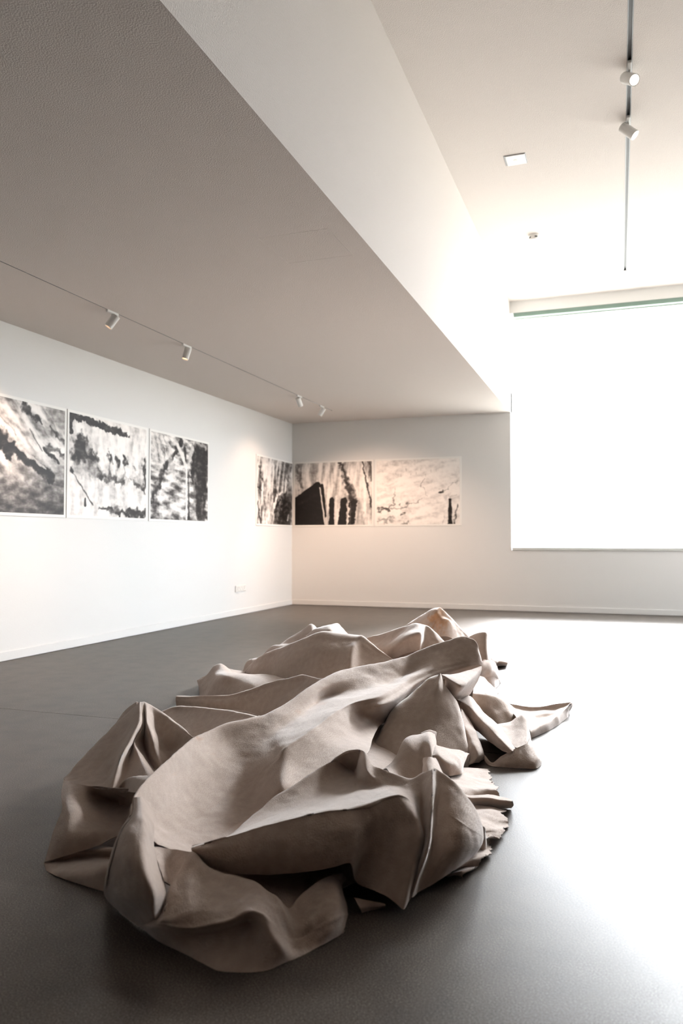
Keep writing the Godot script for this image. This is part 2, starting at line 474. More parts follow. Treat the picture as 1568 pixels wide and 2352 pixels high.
func paint(which: int) -> ImageTexture:
	ink.resize(PW * PH)
	match which:
		0:  # driftwood on sand
			ground(0.50, 0.98, 3.0, 9.0, 0.7, 101)
			stroke(0.2, 1.1, 1.1, 1.0, 0.34, 0.36, 0.14, 1.0, 0.9, 0.06)
			stroke(0.25, 0.85, 1.1, 0.75, 0.26, 0.16, 0.34, 1.0, 0.75, 0.06)
			stroke(0.5, 0.6, 1.0, 0.62, 0.10, 0.16, 0.48, 1.0, 0.6)
			stroke(0.86, 0.02, 1.02, 0.12, 0.05, 0.12, 0.52, 0.4, 0.9, 0.01)
			stroke(0.60, 0.05, 0.75, 0.16, 0.05, 0.025, 0.16, 0.8, 0.9, 0.05)
			stroke(0.36, 0.33, 0.45, 0.47, 0.08, 0.06, 0.05, 0.6, 0.95, 0.05)
			stroke(0.47, 0.42, 0.86, 0.66, 0.045, 0.055, 0.07, 0.5, 0.95, 0.03)
			stroke(0.51, 0.40, 0.80, 0.58, 0.022, 0.012, 0.86, 0.7, 0.8, 0.015)
			stroke(0.78, 0.38, 0.93, 0.50, 0.03, 0.012, 0.14, 0.7, 0.9, 0.03)
			stroke(0.80, 0.36, 1.0, 0.42, 0.03, 0.03, 0.22, 0.8, 0.8, 0.04)
			stroke(0.64, 0.24, 0.76, 0.42, 0.012, 0.006, 0.35, 0.7, 0.8, 0.01)
			stroke(0.84, 0.2, 1.0, 0.30, 0.02, 0.03, 0.25, 0.8, 0.8, 0.04)
			stroke(0.3, 0.1, 0.5, 0.3, 0.02, 0.01, 0.6, 0.8, 0.7)
		1:  # snow and dark stains, mirrored in water
			ground(0.70, 1.0, 8.0, 3.0, 0.0, 111)
			stroke(0.15, 0.30, 0.30, 0.55, 0.13, 0.10, 0.36, 1.0, 0.8, 0.06)
			stroke(0.1, 0.55, 0.95, 0.58, 0.06, 0.05, 0.55, 1.0, 0.6, 0.08)
			stroke(0.0, 0.01, 0.70, 0.10, 0.035, 0.03, 0.05, 0.5, 0.95, 0.03)
			stroke(0.25, 0.06, 0.70, 0.10, 0.03, 0.035, 0.10, 0.6, 0.9, 0.05)
			stroke(0.01, 0.0, 0.02, 0.18, 0.05, 0.02, 0.05, 0.5, 0.95, 0.03)
			stroke(0.14, 0.26, 0.10, 0.40, 0.10, 0.12, 0.06, 0.8, 0.95, 0.06)
			stroke(0.10, 0.38, 0.32, 0.40, 0.08, 0.05, 0.08, 0.8, 0.9, 0.05)
			stroke(0.18, 0.26, 0.22, 0.38, 0.03, 0.02, 0.65, 0.8, 0.5, 0.04)
			for u in [0.48, 0.58, 0.68]:
				stroke(u, 0.34, u + 0.02, 0.42, 0.025, 0.045, 0.08, 0.8, 0.9, 0.04)
				stroke(u, 0.42, u, 0.62, 0.02, 0.02, 0.4, 1.0, 0.6, 0.04)
			stroke(0.82, 0.42, 0.84, 0.46, 0.02, 0.02, 0.4, 0.9, 0.7)
			stroke(0.36, 0.58, 0.66, 0.62, 0.05, 0.04, 0.22, 0.9, 0.8, 0.06)
			stroke(0.98, 0.36, 0.98, 0.66, 0.05, 0.05, 0.10, 0.9, 0.85, 0.05)
			stroke(0.80, 0.6, 0.97, 0.68, 0.02, 0.03, 0.2, 0.9, 0.8, 0.04)
			stroke(0.36, 0.91, 0.60, 0.93, 0.02, 0.05, 0.20, 0.8, 0.85, 0.04)
			stroke(0.6, 0.95, 1.02, 0.95, 0.03, 0.07, 0.06, 0.7, 0.95, 0.05)
			stroke(0.19, 0.83, 0.19, 0.89, 0.012, 0.018, 0.04, 0.5, 1.0, 0.005)
			stroke(0.03, 0.55, 0.05, 0.56, 0.025, 0.02, 0.04, 0.6, 0.95, 0.02)
			stroke(0.04, 0.58, 0.28, 0.88, 0.008, 0.012, 0.25, 0.8, 0.8, 0.01)
		2:  # hanging drapes with a knot
			ground(0.30, 0.98, 4.0, 12.0, 0.1, 121)
			stroke(0.1, 0.3, 0.1, 0.1, 0.2, 0.2, 0.72, 1.0, 0.7)
			for k in 7:
				stroke(0.02 + k * 0.035, 0.02, 0.10 + k * 0.04, 0.34 - k * 0.02, 0.006, 0.01, 0.35 if k % 2 else 0.9, 0.9, 0.7, 0.02)
			stroke(0.50, 0.05, 0.22, 0.40, 0.05, 0.03, 0.06, 0.7, 0.95, 0.03)
			stroke(0.24, 0.36, 0.02, 0.8, 0.06, 0.05, 0.14, 0.9, 0.9, 0.05)
			stroke(0.30, 0.2, 0.36, 0.5, 0.09, 0.08, 0.82, 1.0, 0.7, 0.03)
			stroke(0.86, 0.12, 0.86, 0.9, 0.2, 0.13, 0.08, 0.6, 0.95, 0.04)
			stroke(0.72, 0.1, 0.7, 0.5, 0.05, 0.04, 0.10, 0.8, 0.9, 0.03)
			stroke(0.78, 0.02, 0.95, 0.05, 0.04, 0.03, 0.7, 0.8, 0.8, 0.04)
			stroke(0.75, 0.5, 0.72, 1.0, 0.05, 0.08, 0.45, 1.0, 0.7, 0.05)
			stroke(0.90, 0.7, 0.86, 1.0, 0.03, 0.07, 0.5, 1.0, 0.6, 0.05)
			stroke(0.44, 0.1, 0.58, 0.33, 0.035, 0.025, 0.86, 0.5, 0.95, 0.01)
			stroke(0.70, 0.1, 0.62, 0.33, 0.04, 0.025, 0.74, 0.5, 0.95, 0.01)
			stroke(0.56, 0.12, 0.58, 0.27, 0.04, 0.015, 0.16, 0.7, 0.95, 0.01)
			stroke(0.59, 0.36, 0.60, 0.98, 0.012, 0.016, 0.92, 0.4, 1.0, 0.004)
			stroke(0.63, 0.4, 0.64, 0.98, 0.012, 0.02, 0.12, 0.8, 0.9, 0.01)
			stroke(0.2, 0.95, 0.45, 0.8, 0.1, 0.12, 0.85, 1.0, 0.5, 0.06)
			stroke(0.05, 0.95, 0.1, 0.8, 0.08, 0.05, 0.2, 1.0, 0.7, 0.05)
		3:  # pale folds above a dark hollow
			ground(0.35, 0.95, 9.0, 2.5, 0.15, 131)
			stroke(0.25, 0.1, 0.35, 0.4, 0.22, 0.14, 0.93, 1.0, 0.8, 0.05)
			stroke(0.8, 0.7, 0.75, 1.0, 0.28, 0.3, 0.10, 0.7, 0.9, 0.05)
			stroke(0.85, 0.1, 0.9, 0.5, 0.12, 0.12, 0.35, 1.0, 0.7, 0.05)
			stroke(0.5, 0.55, 0.55, 0.98, 0.12, 0.14, 0.22, 0.8, 0.8, 0.05)
			stroke(0.22, 0.5, 0.28, 0.8, 0.1, 0.06, 0.8, 1.0, 0.7, 0.04)
			stroke(0.82, 0.3, 0.78, 0.45, 0.03, 0.04, 0.95, 0.7, 0.9, 0.02)
			stroke(0.55, 0.55, 0.46, 0.72, 0.03, 0.04, 0.95, 0.6, 0.95, 0.03)
			stroke(0.6, 0.52, 0.70, 0.48, 0.02, 0.02, 0.9, 0.6, 0.9, 0.02)
			stroke(0.5, 0.74, 0.62, 0.62, 0.02, 0.03, 0.05, 0.8, 0.9, 0.02)
			stroke(0.02, 0.45, 0.12, 0.5, 0.03, 0.02, 0.08, 0.8, 0.9, 0.04)
			stroke(0.05, 0.15, 0.15, 0.35, 0.03, 0.02, 0.2, 0.9, 0.8, 0.05)
			stroke(0.88, 0.85, 0.85, 0.92, 0.02, 0.02, 0.8, 0.8, 0.8, 0.02)
			stroke(0.08, 0.95, 0.02, 0.7, 0.04, 0.03, 0.15, 0.8, 0.8)
		4:  # torn bark over black gaps
			ground(0.55, 0.96, 11.0, 2.0, 0.06, 141)
			stroke(0.03, 0.05, 0.08, 0.4, 0.07, 0.04, 0.3, 1.0, 0.7, 0.04)
			stroke(0.27, 0.05, 0.28, 0.35, 0.05, 0.03, 0.5, 1.0, 0.6, 0.03)
			stroke(0.60, 0.0, 0.75, 0.6, 0.03, 0.09, 0.18, 0.9, 0.9, 0.05)
			stroke(0.66, 0.1, 0.78, 0.55, 0.02, 0.03, 0.5, 0.9, 0.6, 0.05)
			stroke(0.88, 0.0, 0.99, 0.7, 0.012, 0.02, 0.15, 0.8, 0.9, 0.02)
			stroke(0.97, 0.0, 0.99, 0.3, 0.04, 0.03, 0.25, 0.8, 0.8, 0.04)
			for k in 12:
				var t := k / 11.0
				stroke(0.0 + t * 0.30, 0.62 - t * 0.26, 0.0 + t * 0.36, 1.02, 0.05, 0.06, 0.02, 0.3, 1.0, 0.006)
			stroke(0.05, 0.66, 0.24, 0.55, 0.05, 0.04, 0.16, 1.0, 0.7, 0.03)
			stroke(0.36, 0.36, 0.39, 0.85, 0.022, 0.03, 0.02, 0.4, 1.0, 0.006)
			stroke(0.33, 0.4, 0.40, 1.0, 0.010, 0.014, 0.8, 0.5, 0.95, 0.006)
			stroke(0.485, 0.60, 0.48, 1.0, 0.035, 0.04, 0.02, 0.3, 1.0, 0.012)
			stroke(0.64, 0.62, 0.62, 1.0, 0.05, 0.06, 0.02, 0.3, 1.0, 0.02)
			stroke(0.76, 0.66, 0.74, 1.0, 0.06, 0.05, 0.05, 0.4, 0.95, 0.03)
			stroke(0.73, 0.66, 0.72, 1.0, 0.008, 0.012, 0.4, 0.8, 0.8, 0.01)
			stroke(0.54, 0.55, 0.53, 1.0, 0.018, 0.02, 0.82, 0.6, 0.9, 0.01)
			stroke(0.88, 0.8, 0.84, 1.0, 0.03, 0.03, 0.6, 0.9, 0.6, 0.04)
		5:  # bleached plain with scrub
			ground(0.78, 0.98, 3.0, 10.0, -0.25, 151)
			stroke(0.1, 0.05, 0.6, 0.0, 0.05, 0.04, 0.72, 1.0, 0.7, 0.06)
			stroke(0.0, 0.78, 0.14, 0.76, 0.03, 0.03, 0.25, 0.9, 0.8, 0.06)
			stroke(0.12, 0.78, 0.22, 0.62, 0.03, 0.012, 0.40, 0.9, 0.8, 0.05)
			stroke(0.2, 0.62, 0.24, 0.45, 0.008, 0.006, 0.45, 0.9, 0.8, 0.03)
			stroke(0.2, 0.76, 0.42, 0.7, 0.03, 0.02, 0.35, 0.9, 0.7, 0.06)
			stroke(0.40, 0.7, 0.56, 0.62, 0.015, 0.008, 0.45, 0.9, 0.7, 0.04)
			stroke(0.30, 0.83, 0.34, 0.84, 0.03, 0.02, 0.3, 0.9, 0.8, 0.04)
			stroke(0.02, 0.95, 0.2, 0.9, 0.03, 0.04, 0.45, 0.9, 0.6, 0.06)
			stroke(0.3, 0.96, 0.4, 0.98, 0.02, 0.03, 0.4, 0.9, 0.7, 0.05)
			stroke(0.54, 0.42, 0.58, 0.28, 0.008, 0.006, 0.45, 0.9, 0.8, 0.02)
			stroke(0.56, 0.42, 0.62, 0.56, 0.008, 0.006, 0.55, 0.9, 0.7, 0.02)
			for k in 9:
				stroke(0.24 + k * 0.06, 0.18 + 0.05 * sin(k * 2.3), 0.24 + k * 0.06, 0.22 + 0.05 * sin(k * 2.3), 0.006, 0.004, 0.55, 0.9, 0.7, 0.01)
			stroke(0.77, 0.51, 0.80, 0.50, 0.022, 0.02, 0.08, 0.7, 0.95, 0.02)
			stroke(0.80, 0.5, 0.98, 0.34, 0.012, 0.008, 0.5, 0.9, 0.7, 0.04)
			stroke(0.82, 0.6, 0.95, 0.55, 0.03, 0.02, 0.6, 0.9, 0.6, 0.05)
			stroke(0.885, 0.63, 0.885, 1.0, 0.022, 0.036, 0.03, 0.5, 1.0, 0.012)
			stroke(0.98, 0.7, 0.93, 0.98, 0.012, 0.02, 0.25, 0.8, 0.8, 0.03)
			stroke(0.82, 0.85, 0.80, 1.0, 0.01, 0.01, 0.6, 0.9, 0.6, 0.02)
	# photographic tone: the dark areas keep streaks and half tones, edges are a little soft
	var streak := noise(0.02, 4, 200 + which)
	var soft := ink.duplicate()
	for y in range(1, PH - 1):
		for x in range(1, PW - 1):
			var i := y * PW + x
			var m := (ink[i] * 2.0 + ink[i - 1] + ink[i + 1] + ink[i - PW] + ink[i + PW]) / 6.0
			soft[i] = m + streak.get_noise_2d(x * 1.0, y * 2.2) * (0.30 * (1.0 - m) + 0.06) * (0.35 if which == 4 else 1.0)
	ink = soft
	var im := Image.create_empty(PW, PH, false, Image.FORMAT_RGB8)
	var black := Color(0.07, 0.055, 0.05)
	var white := Color(0.95, 0.93, 0.91)
	for y in PH:
		for x in PW:
			var g := smoothstep(-0.02, 1.0, ink[y * PW + x] + grain.get_noise_2d(x, y) * 0.09)
			im.set_pixel(x, y, black.lerp(white, g))
	return ImageTexture.create_from_image(im)


func print_mesh(w: float, h: float) -> Mesh:
	var st := SurfaceTool.new()
	st.begin(Mesh.PRIMITIVE_TRIANGLES)
	st.set_normal(Vector3(0, 0, 1))
	for c in [Vector2(0, 0), Vector2(1, 0), Vector2(1, 1), Vector2(0, 0), Vector2(1, 1), Vector2(0, 1)]:
		st.set_uv(c)
		st.add_vertex(Vector3((c.x - 0.5) * w, (0.5 - c.y) * h, 0))
	return st.commit()


func hang_prints() -> void:
	grain = noise(0.05, 5, 71)
	warp = noise(0.03, 4, 73)
	var list := [
		["black and white photo print of driftwood lying on sand, on the long wall", -5.25, 0],
		["black and white photo print of dark stains in rows on snow, on the long wall", -6.563, 0],
		["black and white photo print of hanging drapes with a knotted rope, on the long wall", -7.90, 0],
		["black and white photo print of pale folds over a dark hollow, beside the corner", -10.545, 0],
		["black and white photo print of torn bark over black gaps, on the end wall", -4.11, 1],
		["very pale photo print of a bleached plain with scrub, on the end wall", -2.785, 1]]
	var w := 1.25
	var h := 0.955
	for k in list.size():
		var p: Array = list[k]
		var at := Vector3(LEFT_X, 1.706, p[1]) if p[2] == 0 else Vector3(p[1], 1.706, BACK_Z)
		var o := base("photo_print", at)
		if p[2] == 0:
			o.rotation.y = PI / 2
		tag(o, p[0], "print", "row of photo prints around the corner")
		put("paper", chamfered(Vector3(w + 0.05, h + 0.05, 0.006), 0.001), M.paper, o, Vector3(0, 0, 0.004))
		var m := matte(Color(1, 1, 1), 0.55, 0.4)
		m.albedo_texture = paint(k)
		m.texture_repeat = false
		put("picture", print_mesh(w, h), m, o, Vector3(0, 0, 0.0082))


# ---- the heap of cloth ------------------------------------------------------------------------------------------------
# Each fold is a grid of control points read off the photograph: [px, py, d]. d > 0 is the distance along the view axis, d <= 0 the
# height -d above the floor, and [px, py, 0, h] a floor point raised by h. A bicubic surface runs through them; every fold has
# thickness, a back that falls to the floor behind its ridge, and fine creases.

var crease_fine: FastNoiseLite
var crease_wide: FastNoiseLite
var stains := []


func spot(c: Array) -> Vector3:
	if c.size() == 4:
		return from_pixel(c[0], c[1], 0.0) + Vector3(0, c[3], 0)
	var v: float = c[2]
	if v <= 0.0:
		return from_pixel(c[0], c[1], maxf(-v, 0.002))
	var d := view_basis * Vector3((c[0] - 784.0) / FOCAL, (1176.0 - c[1]) / FOCAL, -1.0)
	var p := EYE + d * v
	p.y = maxf(p.y, 0.002)
	return p


func spline(a: Vector3, b: Vector3, c: Vector3, d: Vector3, t: float) -> Vector3:
	# cardinal spline, tension a little above Catmull-Rom so that close points do not overshoot
	var m0 := (c - a) * 0.44
	var m1 := (d - b) * 0.44
	var t2 := t * t
	var t3 := t2 * t
	return b * (2 * t3 - 3 * t2 + 1) + m0 * (t3 - 2 * t2 + t) + c * (3 * t2 - 2 * t3) + m1 * (t3 - t2)


func fold(parent: Node, called: String, grid: Array, back := Vector3.ZERO, opts := {}) -> void:
	var rows := []
	for r in grid:
		var line := []
		for c in r:
			line.append(spot(c))
		rows.append(line)
	if opts.get("turned", false):
		# given column by column
		var flipped := []
		for k in rows[0].size():
			var line := []
			for r in rows:
				line.append(r[k])
			flipped.append(line)
		rows = flipped
	if back != Vector3.ZERO:
		# behind the ridge the cloth rolls over and falls away
		var a := []
		var b := []
		for p in rows[0]:
			var foot: Vector3 = p + view_basis * Vector3(back.x, 0, -back.z)
			foot.y = maxf(0.003, p.y - back.y)
			var mid: Vector3 = p.lerp(foot, 0.3)
			mid.y = p.y - (p.y - foot.y) * 0.16
			a.append(foot)
			b.append(mid)
		rows.push_front(b)
		rows.push_front(a)
	var nr := rows.size()
	var nc: int = rows[0].size()
	var per: int = opts.get("per", 8)
	var h := (nr - 1) * per + 1
	var w := (nc - 1) * per + 1
	var thick: float = opts.get("thick", 0.0035)
	var rough: float = opts.get("rough", 1.0)
	var across := []
	for r in nr:
		var line := PackedVector3Array()
		line.resize(w)
		for i in w:
			var k := mini(i / per, nc - 2)
			var t := float(i - k * per) / per
			line[i] = spline(rows[r][maxi(k - 1, 0)], rows[r][k], rows[r][k + 1], rows[r][mini(k + 2, nc - 1)], t)
		across.append(line)
	var pos := PackedVector3Array()
	pos.resize(w * h)
	for j in h:
		var k := mini(j / per, nr - 2)
		var t := float(j - k * per) / per
		var ra: PackedVector3Array = across[maxi(k - 1, 0)]
		var rb: PackedVector3Array = across[k]
		var rc: PackedVector3Array = across[k + 1]
		var rd: PackedVector3Array = across[mini(k + 2, nr - 1)]
		for i in w:
			pos[j * w + i] = spline(ra[i], rb[i], rc[i], rd[i], t)
	var nrm := grid_normals(pos, w, h)
	# creases and slack in the cloth
	for n in pos.size():
		var p := pos[n]
		var amount := crease_wide.get_noise_3dv(p) * 0.0055 + crease_fine.get_noise_3dv(p) * 0.0024
		p += nrm[n] * amount * rough
		p.y = maxf(p.y, 0.0015)
		pos[n] = p
	if opts.get("torn", 0.0) > 0.0:
		# ragged outer edge
		var torn: float = opts.torn
		for n in pos.size():
			var i := n % w
			var share := clampf((float(i) / (w - 1) - 0.7) / 0.3, 0.0, 1.0)
			var p := pos[n]
			var out := crease_fine.get_noise_3d(p.x * 1.5, 3.0, p.z * 1.5) + 0.6 * crease_fine.get_noise_3d(p.x * 5.0, 9.0, p.z * 5.0)
			pos[n] = p + view_basis.x * out * torn * share * share
	nrm = grid_normals(pos, w, h)
	var verts := PackedVector3Array()
	var norms := PackedVector3Array()
	var tints := PackedColorArray()
	var index := PackedInt32Array()
	for n in pos.size():
		verts.append(pos[n])
		norms.append(nrm[n])
	for n in pos.size():
		var q := pos[n] - nrm[n] * thick
		q.y = maxf(q.y, 0.001)
		verts.append(q)
		norms.append(-nrm[n])
	for n in verts.size():
		var c := Color(1, 1, 1)
		for s in stains:
			var far: float = verts[n].distance_to(s[0]) / s[1]
			if far < 1.6:
				var edge: float = 1.0 - smoothstep(0.35, 1.0, far + 0.9 * crease_fine.get_noise_3dv(verts[n] * 1.7))
				c = c.lerp(s[2], edge * s[3])
		tints.append(c)
	var total := pos.size()
	for j in h - 1:
		for i in w - 1:
			var a := j * w + i
			var b := a + total
			index.append_array([a, a + 1, a + w, a + 1, a + w + 1, a + w, b, b + w, b + 1, b + 1, b + w, b + w + 1])
	var rim := []
	for i in w - 1:
		rim.append([i + 1, i])
		rim.append([(h - 1) * w + i, (h - 1) * w + i + 1])
	for j in h - 1:
		rim.append([j * w, (j + 1) * w])
		rim.append([(j + 1) * w + w - 1, j * w + w - 1])
	for e in rim:
		var a: int = e[0]
		var b: int = e[1]
		index.append_array([a, b, b + total, a, b + total, a + total])
	var du := pos[w * (h / 2) + w / 2 + 1] - pos[w * (h / 2) + w / 2]
	var dv := pos[w * (h / 2 + 1) + w / 2] - pos[w * (h / 2) + w / 2]
	if du.cross(dv).dot(nrm[w * (h / 2) + w / 2]) > 0.0:
		index.reverse()
	var arrays := []
	arrays.resize(Mesh.ARRAY_MAX)
	arrays[Mesh.ARRAY_VERTEX] = verts
	arrays[Mesh.ARRAY_NORMAL] = norms
	arrays[Mesh.ARRAY_COLOR] = tints
	arrays[Mesh.ARRAY_INDEX] = index
	var mesh := ArrayMesh.new()
	mesh.add_surface_from_arrays(Mesh.PRIMITIVE_TRIANGLES, arrays)
	put(called, mesh, M.cloth, parent, -parent.position)


func grid_normals(pos: PackedVector3Array, w: int, h: int) -> PackedVector3Array:
	var out := PackedVector3Array()
	out.resize(pos.size())
	var facing := 0.0
	for j in h:
		var up := maxi(j - 1, 0) * w
		var down := mini(j + 1, h - 1) * w
		for i in w:
			var du := pos[j * w + mini(i + 1, w - 1)] - pos[j * w + maxi(i - 1, 0)]
			var dv := pos[down + i] - pos[up + i]
			var n := du.cross(dv)
			if n.length_squared() < 1e-14:
				n = Vector3.UP * 1e-4
				if i > 0:
					n = out[j * w + i - 1]
				elif j > 0:
					n = out[up + i]
			n = n.normalized()
			out[j * w + i] = n
			facing += n.dot(EYE - pos[j * w + i])
	if facing < 0.0:
		for n in out.size():
			out[n] = -out[n]
	return out


func cloth_material() -> void:
	crease_fine = noise(16.0, 3, 31)
	crease_wide = noise(4.2, 2, 37)
	M.cloth = matte(Color(1, 1, 1), 0.92, 0.18)
	M.cloth.albedo_texture = noise_texture(noise(0.012, 5, 41), 1024, [[0.0, 0.35, 0.5, 0.65, 1.0], [Color(0.63, 0.56, 0.51), Color(0.65, 0.58, 0.53), Color(0.662, 0.592, 0.542), Color(0.674, 0.604, 0.554), Color(0.70, 0.635, 0.59)]])
	M.cloth.vertex_color_use_as_albedo = true
	M.cloth.rim_enabled = true
	M.cloth.rim = 0.9
	M.cloth.rim_tint = 0.4
	M.cloth.normal_enabled = true
	M.cloth.normal_texture = noise_texture(noise(0.16, 4, 43), 512, [], 6.0)
	M.cloth.normal_scale = 0.18
	triplanar(M.cloth, 2.2)
	var rust := Color(0.92, 0.62, 0.36)
	for s in [[507, 1727, 2.97, 0.028, 0.7], [470, 1690, 2.93, 0.035, 0.5], [384, 1768, 2.66, 0.032, 0.45], [700, 1620, 3.4, 0.06, 0.35], [1008, 1415, 5.65, 0.11, 0.8], [740, 1612, 3.6, 0.04, 0.4]]:
		stains.append([spot([s[0], s[1], s[2]]), s[3], rust, s[4]])
	stains.append([spot([483, 2080, 1.92]), 0.006, Color(0.12, 0.1, 0.09), 1.0])


func heap() -> void:
	var o := base("crumpled_cloth", from_pixel(640, 1900, 0.0))
	tag(o, "huge crumpled sheet of brown suede cloth heaped in deep folds on the screed floor", "cloth")
	fold(o, "light_block_layer", [  # added mound beneath the folds, blocks light leaks and see-through gaps
		[[380, 2150, 0, 0], [500, 2150, 0, 0.02], [650, 2150, 0, 0.02], [770, 2150, 0, 0]],
		[[290, 2050, 0, 0], [450, 2050, 0, 0.05], [650, 2050, 0, 0.04], [780, 2050, 0, 0.01]],
		[[190, 1930, 0, 0], [450, 1930, 0, 0.05], [750, 1930, 0, 0.07], [1040, 1930, 0, 0]],
		[[220, 1840, 0, 0], [450, 1840, 0, 0.05], [750, 1840, 0, 0.1], [1040, 1840, 0, 0.02]],
		[[280, 1760, 0, 0], [550, 1760, 0, 0.03], [800, 1760, 0, 0.11], [1040, 1760, 0, 0.02]],
		[[340, 1690, 0, 0], [600, 1690, 0, 0.02], [850, 1690, 0, 0.13], [1060, 1690, 0, 0.02]],
		[[450, 1620, 0, 0], [700, 1620, 0, 0.14], [930, 1620, 0, 0.16], [1070, 1620, 0, 0]],
		[[540, 1570, 0, 0], [750, 1570, 0, 0.18], [930, 1570, 0, 0.2], [1080, 1570, 0, 0]],
		[[620, 1535, 0, 0], [750, 1535, 0, 0.18], [940, 1535, 0, 0.22], [1090, 1535, 0, 0]],
		[[650, 1515, 0, 0], [780, 1515, 0, 0], [950, 1515, 0, 0], [1080, 1515, 0, 0]]], Vector3.ZERO, {"per": 6})
	fold(o, "fold", [
		[[925, 1441, 6], [940, 1431, 5.95], [960, 1418, 5.9], [985, 1402, 5.8], [1003, 1396, 5.75], [1014, 1397, 5.72], [1040, 1424, 5.75], [1060, 1446, 5.8], [1080, 1466, 5.9], [1100, 1486, 6]],
		[[930, 1446, 5.945], [943, 1437, 5.867], [958, 1430, 5.79], [983, 1415, 5.701], [1001, 1408, 5.657], [1014, 1414, 5.676], [1034, 1425, 5.7], [1052, 1444, 5.745], [1070, 1463, 5.834], [1092, 1488, 5.945]],
		[[932, 1455, 5.89], [945, 1450, 5.812], [962, 1444, 5.746], [985, 1435, 5.679], [1000, 1425, 5.678], [1012, 1427, 5.632], [1030, 1426, 5.657], [1045, 1448, 5.69], [1060, 1466, 5.763], [1085, 1490, 5.89]],
		[[935, 1485, 5.835], [950, 1480, 5.758], [970, 1475, 5.68], [990, 1470, 5.607], [1002, 1465, 5.602], [1012, 1462, 5.599], [1028, 1462, 5.612], [1042, 1468, 5.646], [1058, 1480, 5.708], [1080, 1500, 5.835]]], Vector3(0, 0.5, 0.35), {"per": 7})
	fold(o, "fold", [
		[[842, 1464, 5.2], [880, 1453, 5.15], [925, 1440, 5.05], [952, 1431, 5], [968, 1434, 4.98], [976, 1436, 4.99], [985, 1440, 4.98], [1003, 1456, 4.95], [1021, 1474, 4.9]],
		[[845, 1475, 5.15], [868, 1474, 5.08], [903, 1464, 4.99], [938, 1450, 4.9], [966, 1446, 4.84], [974, 1452, 4.92], [985, 1458, 4.92], [1003, 1468, 4.88], [1021, 1480, 4.86]],
		[[852, 1485, 5.05], [878, 1489, 4.95], [902, 1486, 4.84], [938, 1465, 4.78], [964, 1458, 4.74], [973, 1470, 4.88], [985, 1472, 4.88], [1003, 1478, 4.85], [1021, 1486, 4.83]],
		[[860, 1500, 4.95], [885, 1508, 4.9], [905, 1514, 4.9], [930, 1502, 4.92], [960, 1494, 4.82], [968, 1497, 4.84], [985, 1492, 4.82], [1003, 1490, 4.8], [1021, 1492, 4.8]]], Vector3(0, 0.5, 0.3), {"per": 7})
	fold(o, "fold", [
		[[1070, 1468, 5.05], [1077, 1464, 5.05], [1095, 1456, 5], [1114, 1453, 4.95], [1120, 1460, 4.97], [1122, 1480, 5]],
		[[1072, 1485, 5], [1080, 1482, 4.98], [1097, 1480, 4.9], [1114, 1482, 4.86], [1121, 1486, 4.9], [1123, 1495, 4.98]],
		[[1075, 1515, 4.95], [1083, 1515, 4.92], [1098, 1515, 4.84], [1114, 1515, 4.8], [1121, 1515, 4.84], [1124, 1517, 4.95]]], Vector3(0, 0.5, 0.2), {"per": 6})
	fold(o, "fold", [
		[[1108, 1458, 6], [1118, 1470, 5.95], [1126, 1482, 5.95], [1137, 1502, 6.05], [1147, 1519, 6.1]],
		[[1110, 1490, 5.9], [1118, 1500, 5.85], [1126, 1508, 5.88], [1136, 1517, 5.98], [1146, 1524, 6.08]],
		[[1112, 1520, 5.85], [1118, 1524, 5.85], [1125, 1527, 5.9], [1133, 1530, 6], [1140, 1531, 0]]], Vector3(0, 0.4, 0.2), {"per": 6})
	fold(o, "rolled_edge", [
		[[1138, 1514, 6.25], [1150, 1513, 6.25], [1162, 1516, 6.25]],
		[[1138, 1518, 6.1], [1150, 1517, 6.1], [1165, 1520, 6.12]],
		[[1138, 1524, 6.07], [1150, 1523, 6.07], [1165, 1524, 6.1]],
		[[1138, 1530, 0], [1150, 1529, 0], [1163, 1529, 0]]], Vector3(0, 0.1, 0.05), {"per": 6})
	fold(o, "fold", [
		[[1092, 1530, 5], [1102, 1519, 5.02], [1115, 1516, 5.05], [1129, 1517, 5.1], [1139, 1528, 5.2], [1146, 1550, 5.35]],
		[[1094, 1545, 4.98], [1103, 1540, 4.96], [1115, 1540, 5], [1128, 1542, 5.06], [1139, 1549, 5.2], [1148, 1562, 5.4]],
		[[1096, 1560, 5], [1105, 1565, 5.1], [1115, 1568, 5.2], [1127, 1570, 5.3], [1138, 1570, 5.4], [1149, 1570, 0]]], Vector3(0.03, 0.4, 0.12), {"per": 6})
	fold(o, "fold", [
		[[1082, 1566, 4.9], [1096, 1556, 4.92], [1110, 1556, 4.96], [1118, 1565, 4.98], [1128, 1575, 4.98], [1137, 1583, 5.02], [1144, 1591, 5.08]],
		[[1078, 1580, 4.72], [1092, 1572, 4.76], [1105, 1570, 4.82], [1115, 1576, 4.9], [1124, 1584, 4.9], [1134, 1590, 4.96], [1141, 1595, 5.05]],
		[[1072, 1594, 4.5], [1088, 1594, 4.5], [1103, 1594, 4.56], [1115, 1595, 4.66], [1124, 1597, 4.74], [1132, 1598, 4.86], [1138, 1600, 4.98]]], Vector3(0, 0.3, 0.1), {"per": 6})
	fold(o, "fold", [
		[[644, 1481, 5.6], [669, 1464, 5.6], [692, 1450, 5.55], [714, 1435, 5.5], [725, 1443, 5.45]],
		[[650, 1482, 5.5], [676, 1474, 5.45], [698, 1462, 5.4], [716, 1450, 5.35], [727, 1450, 5.36]],
		[[655, 1490, 5.4], [685, 1488, 5.35], [705, 1478, 5.3], [720, 1468, 5.25], [730, 1460, 5.28]]], Vector3(0, 0.5, 0.25), {"per": 6})
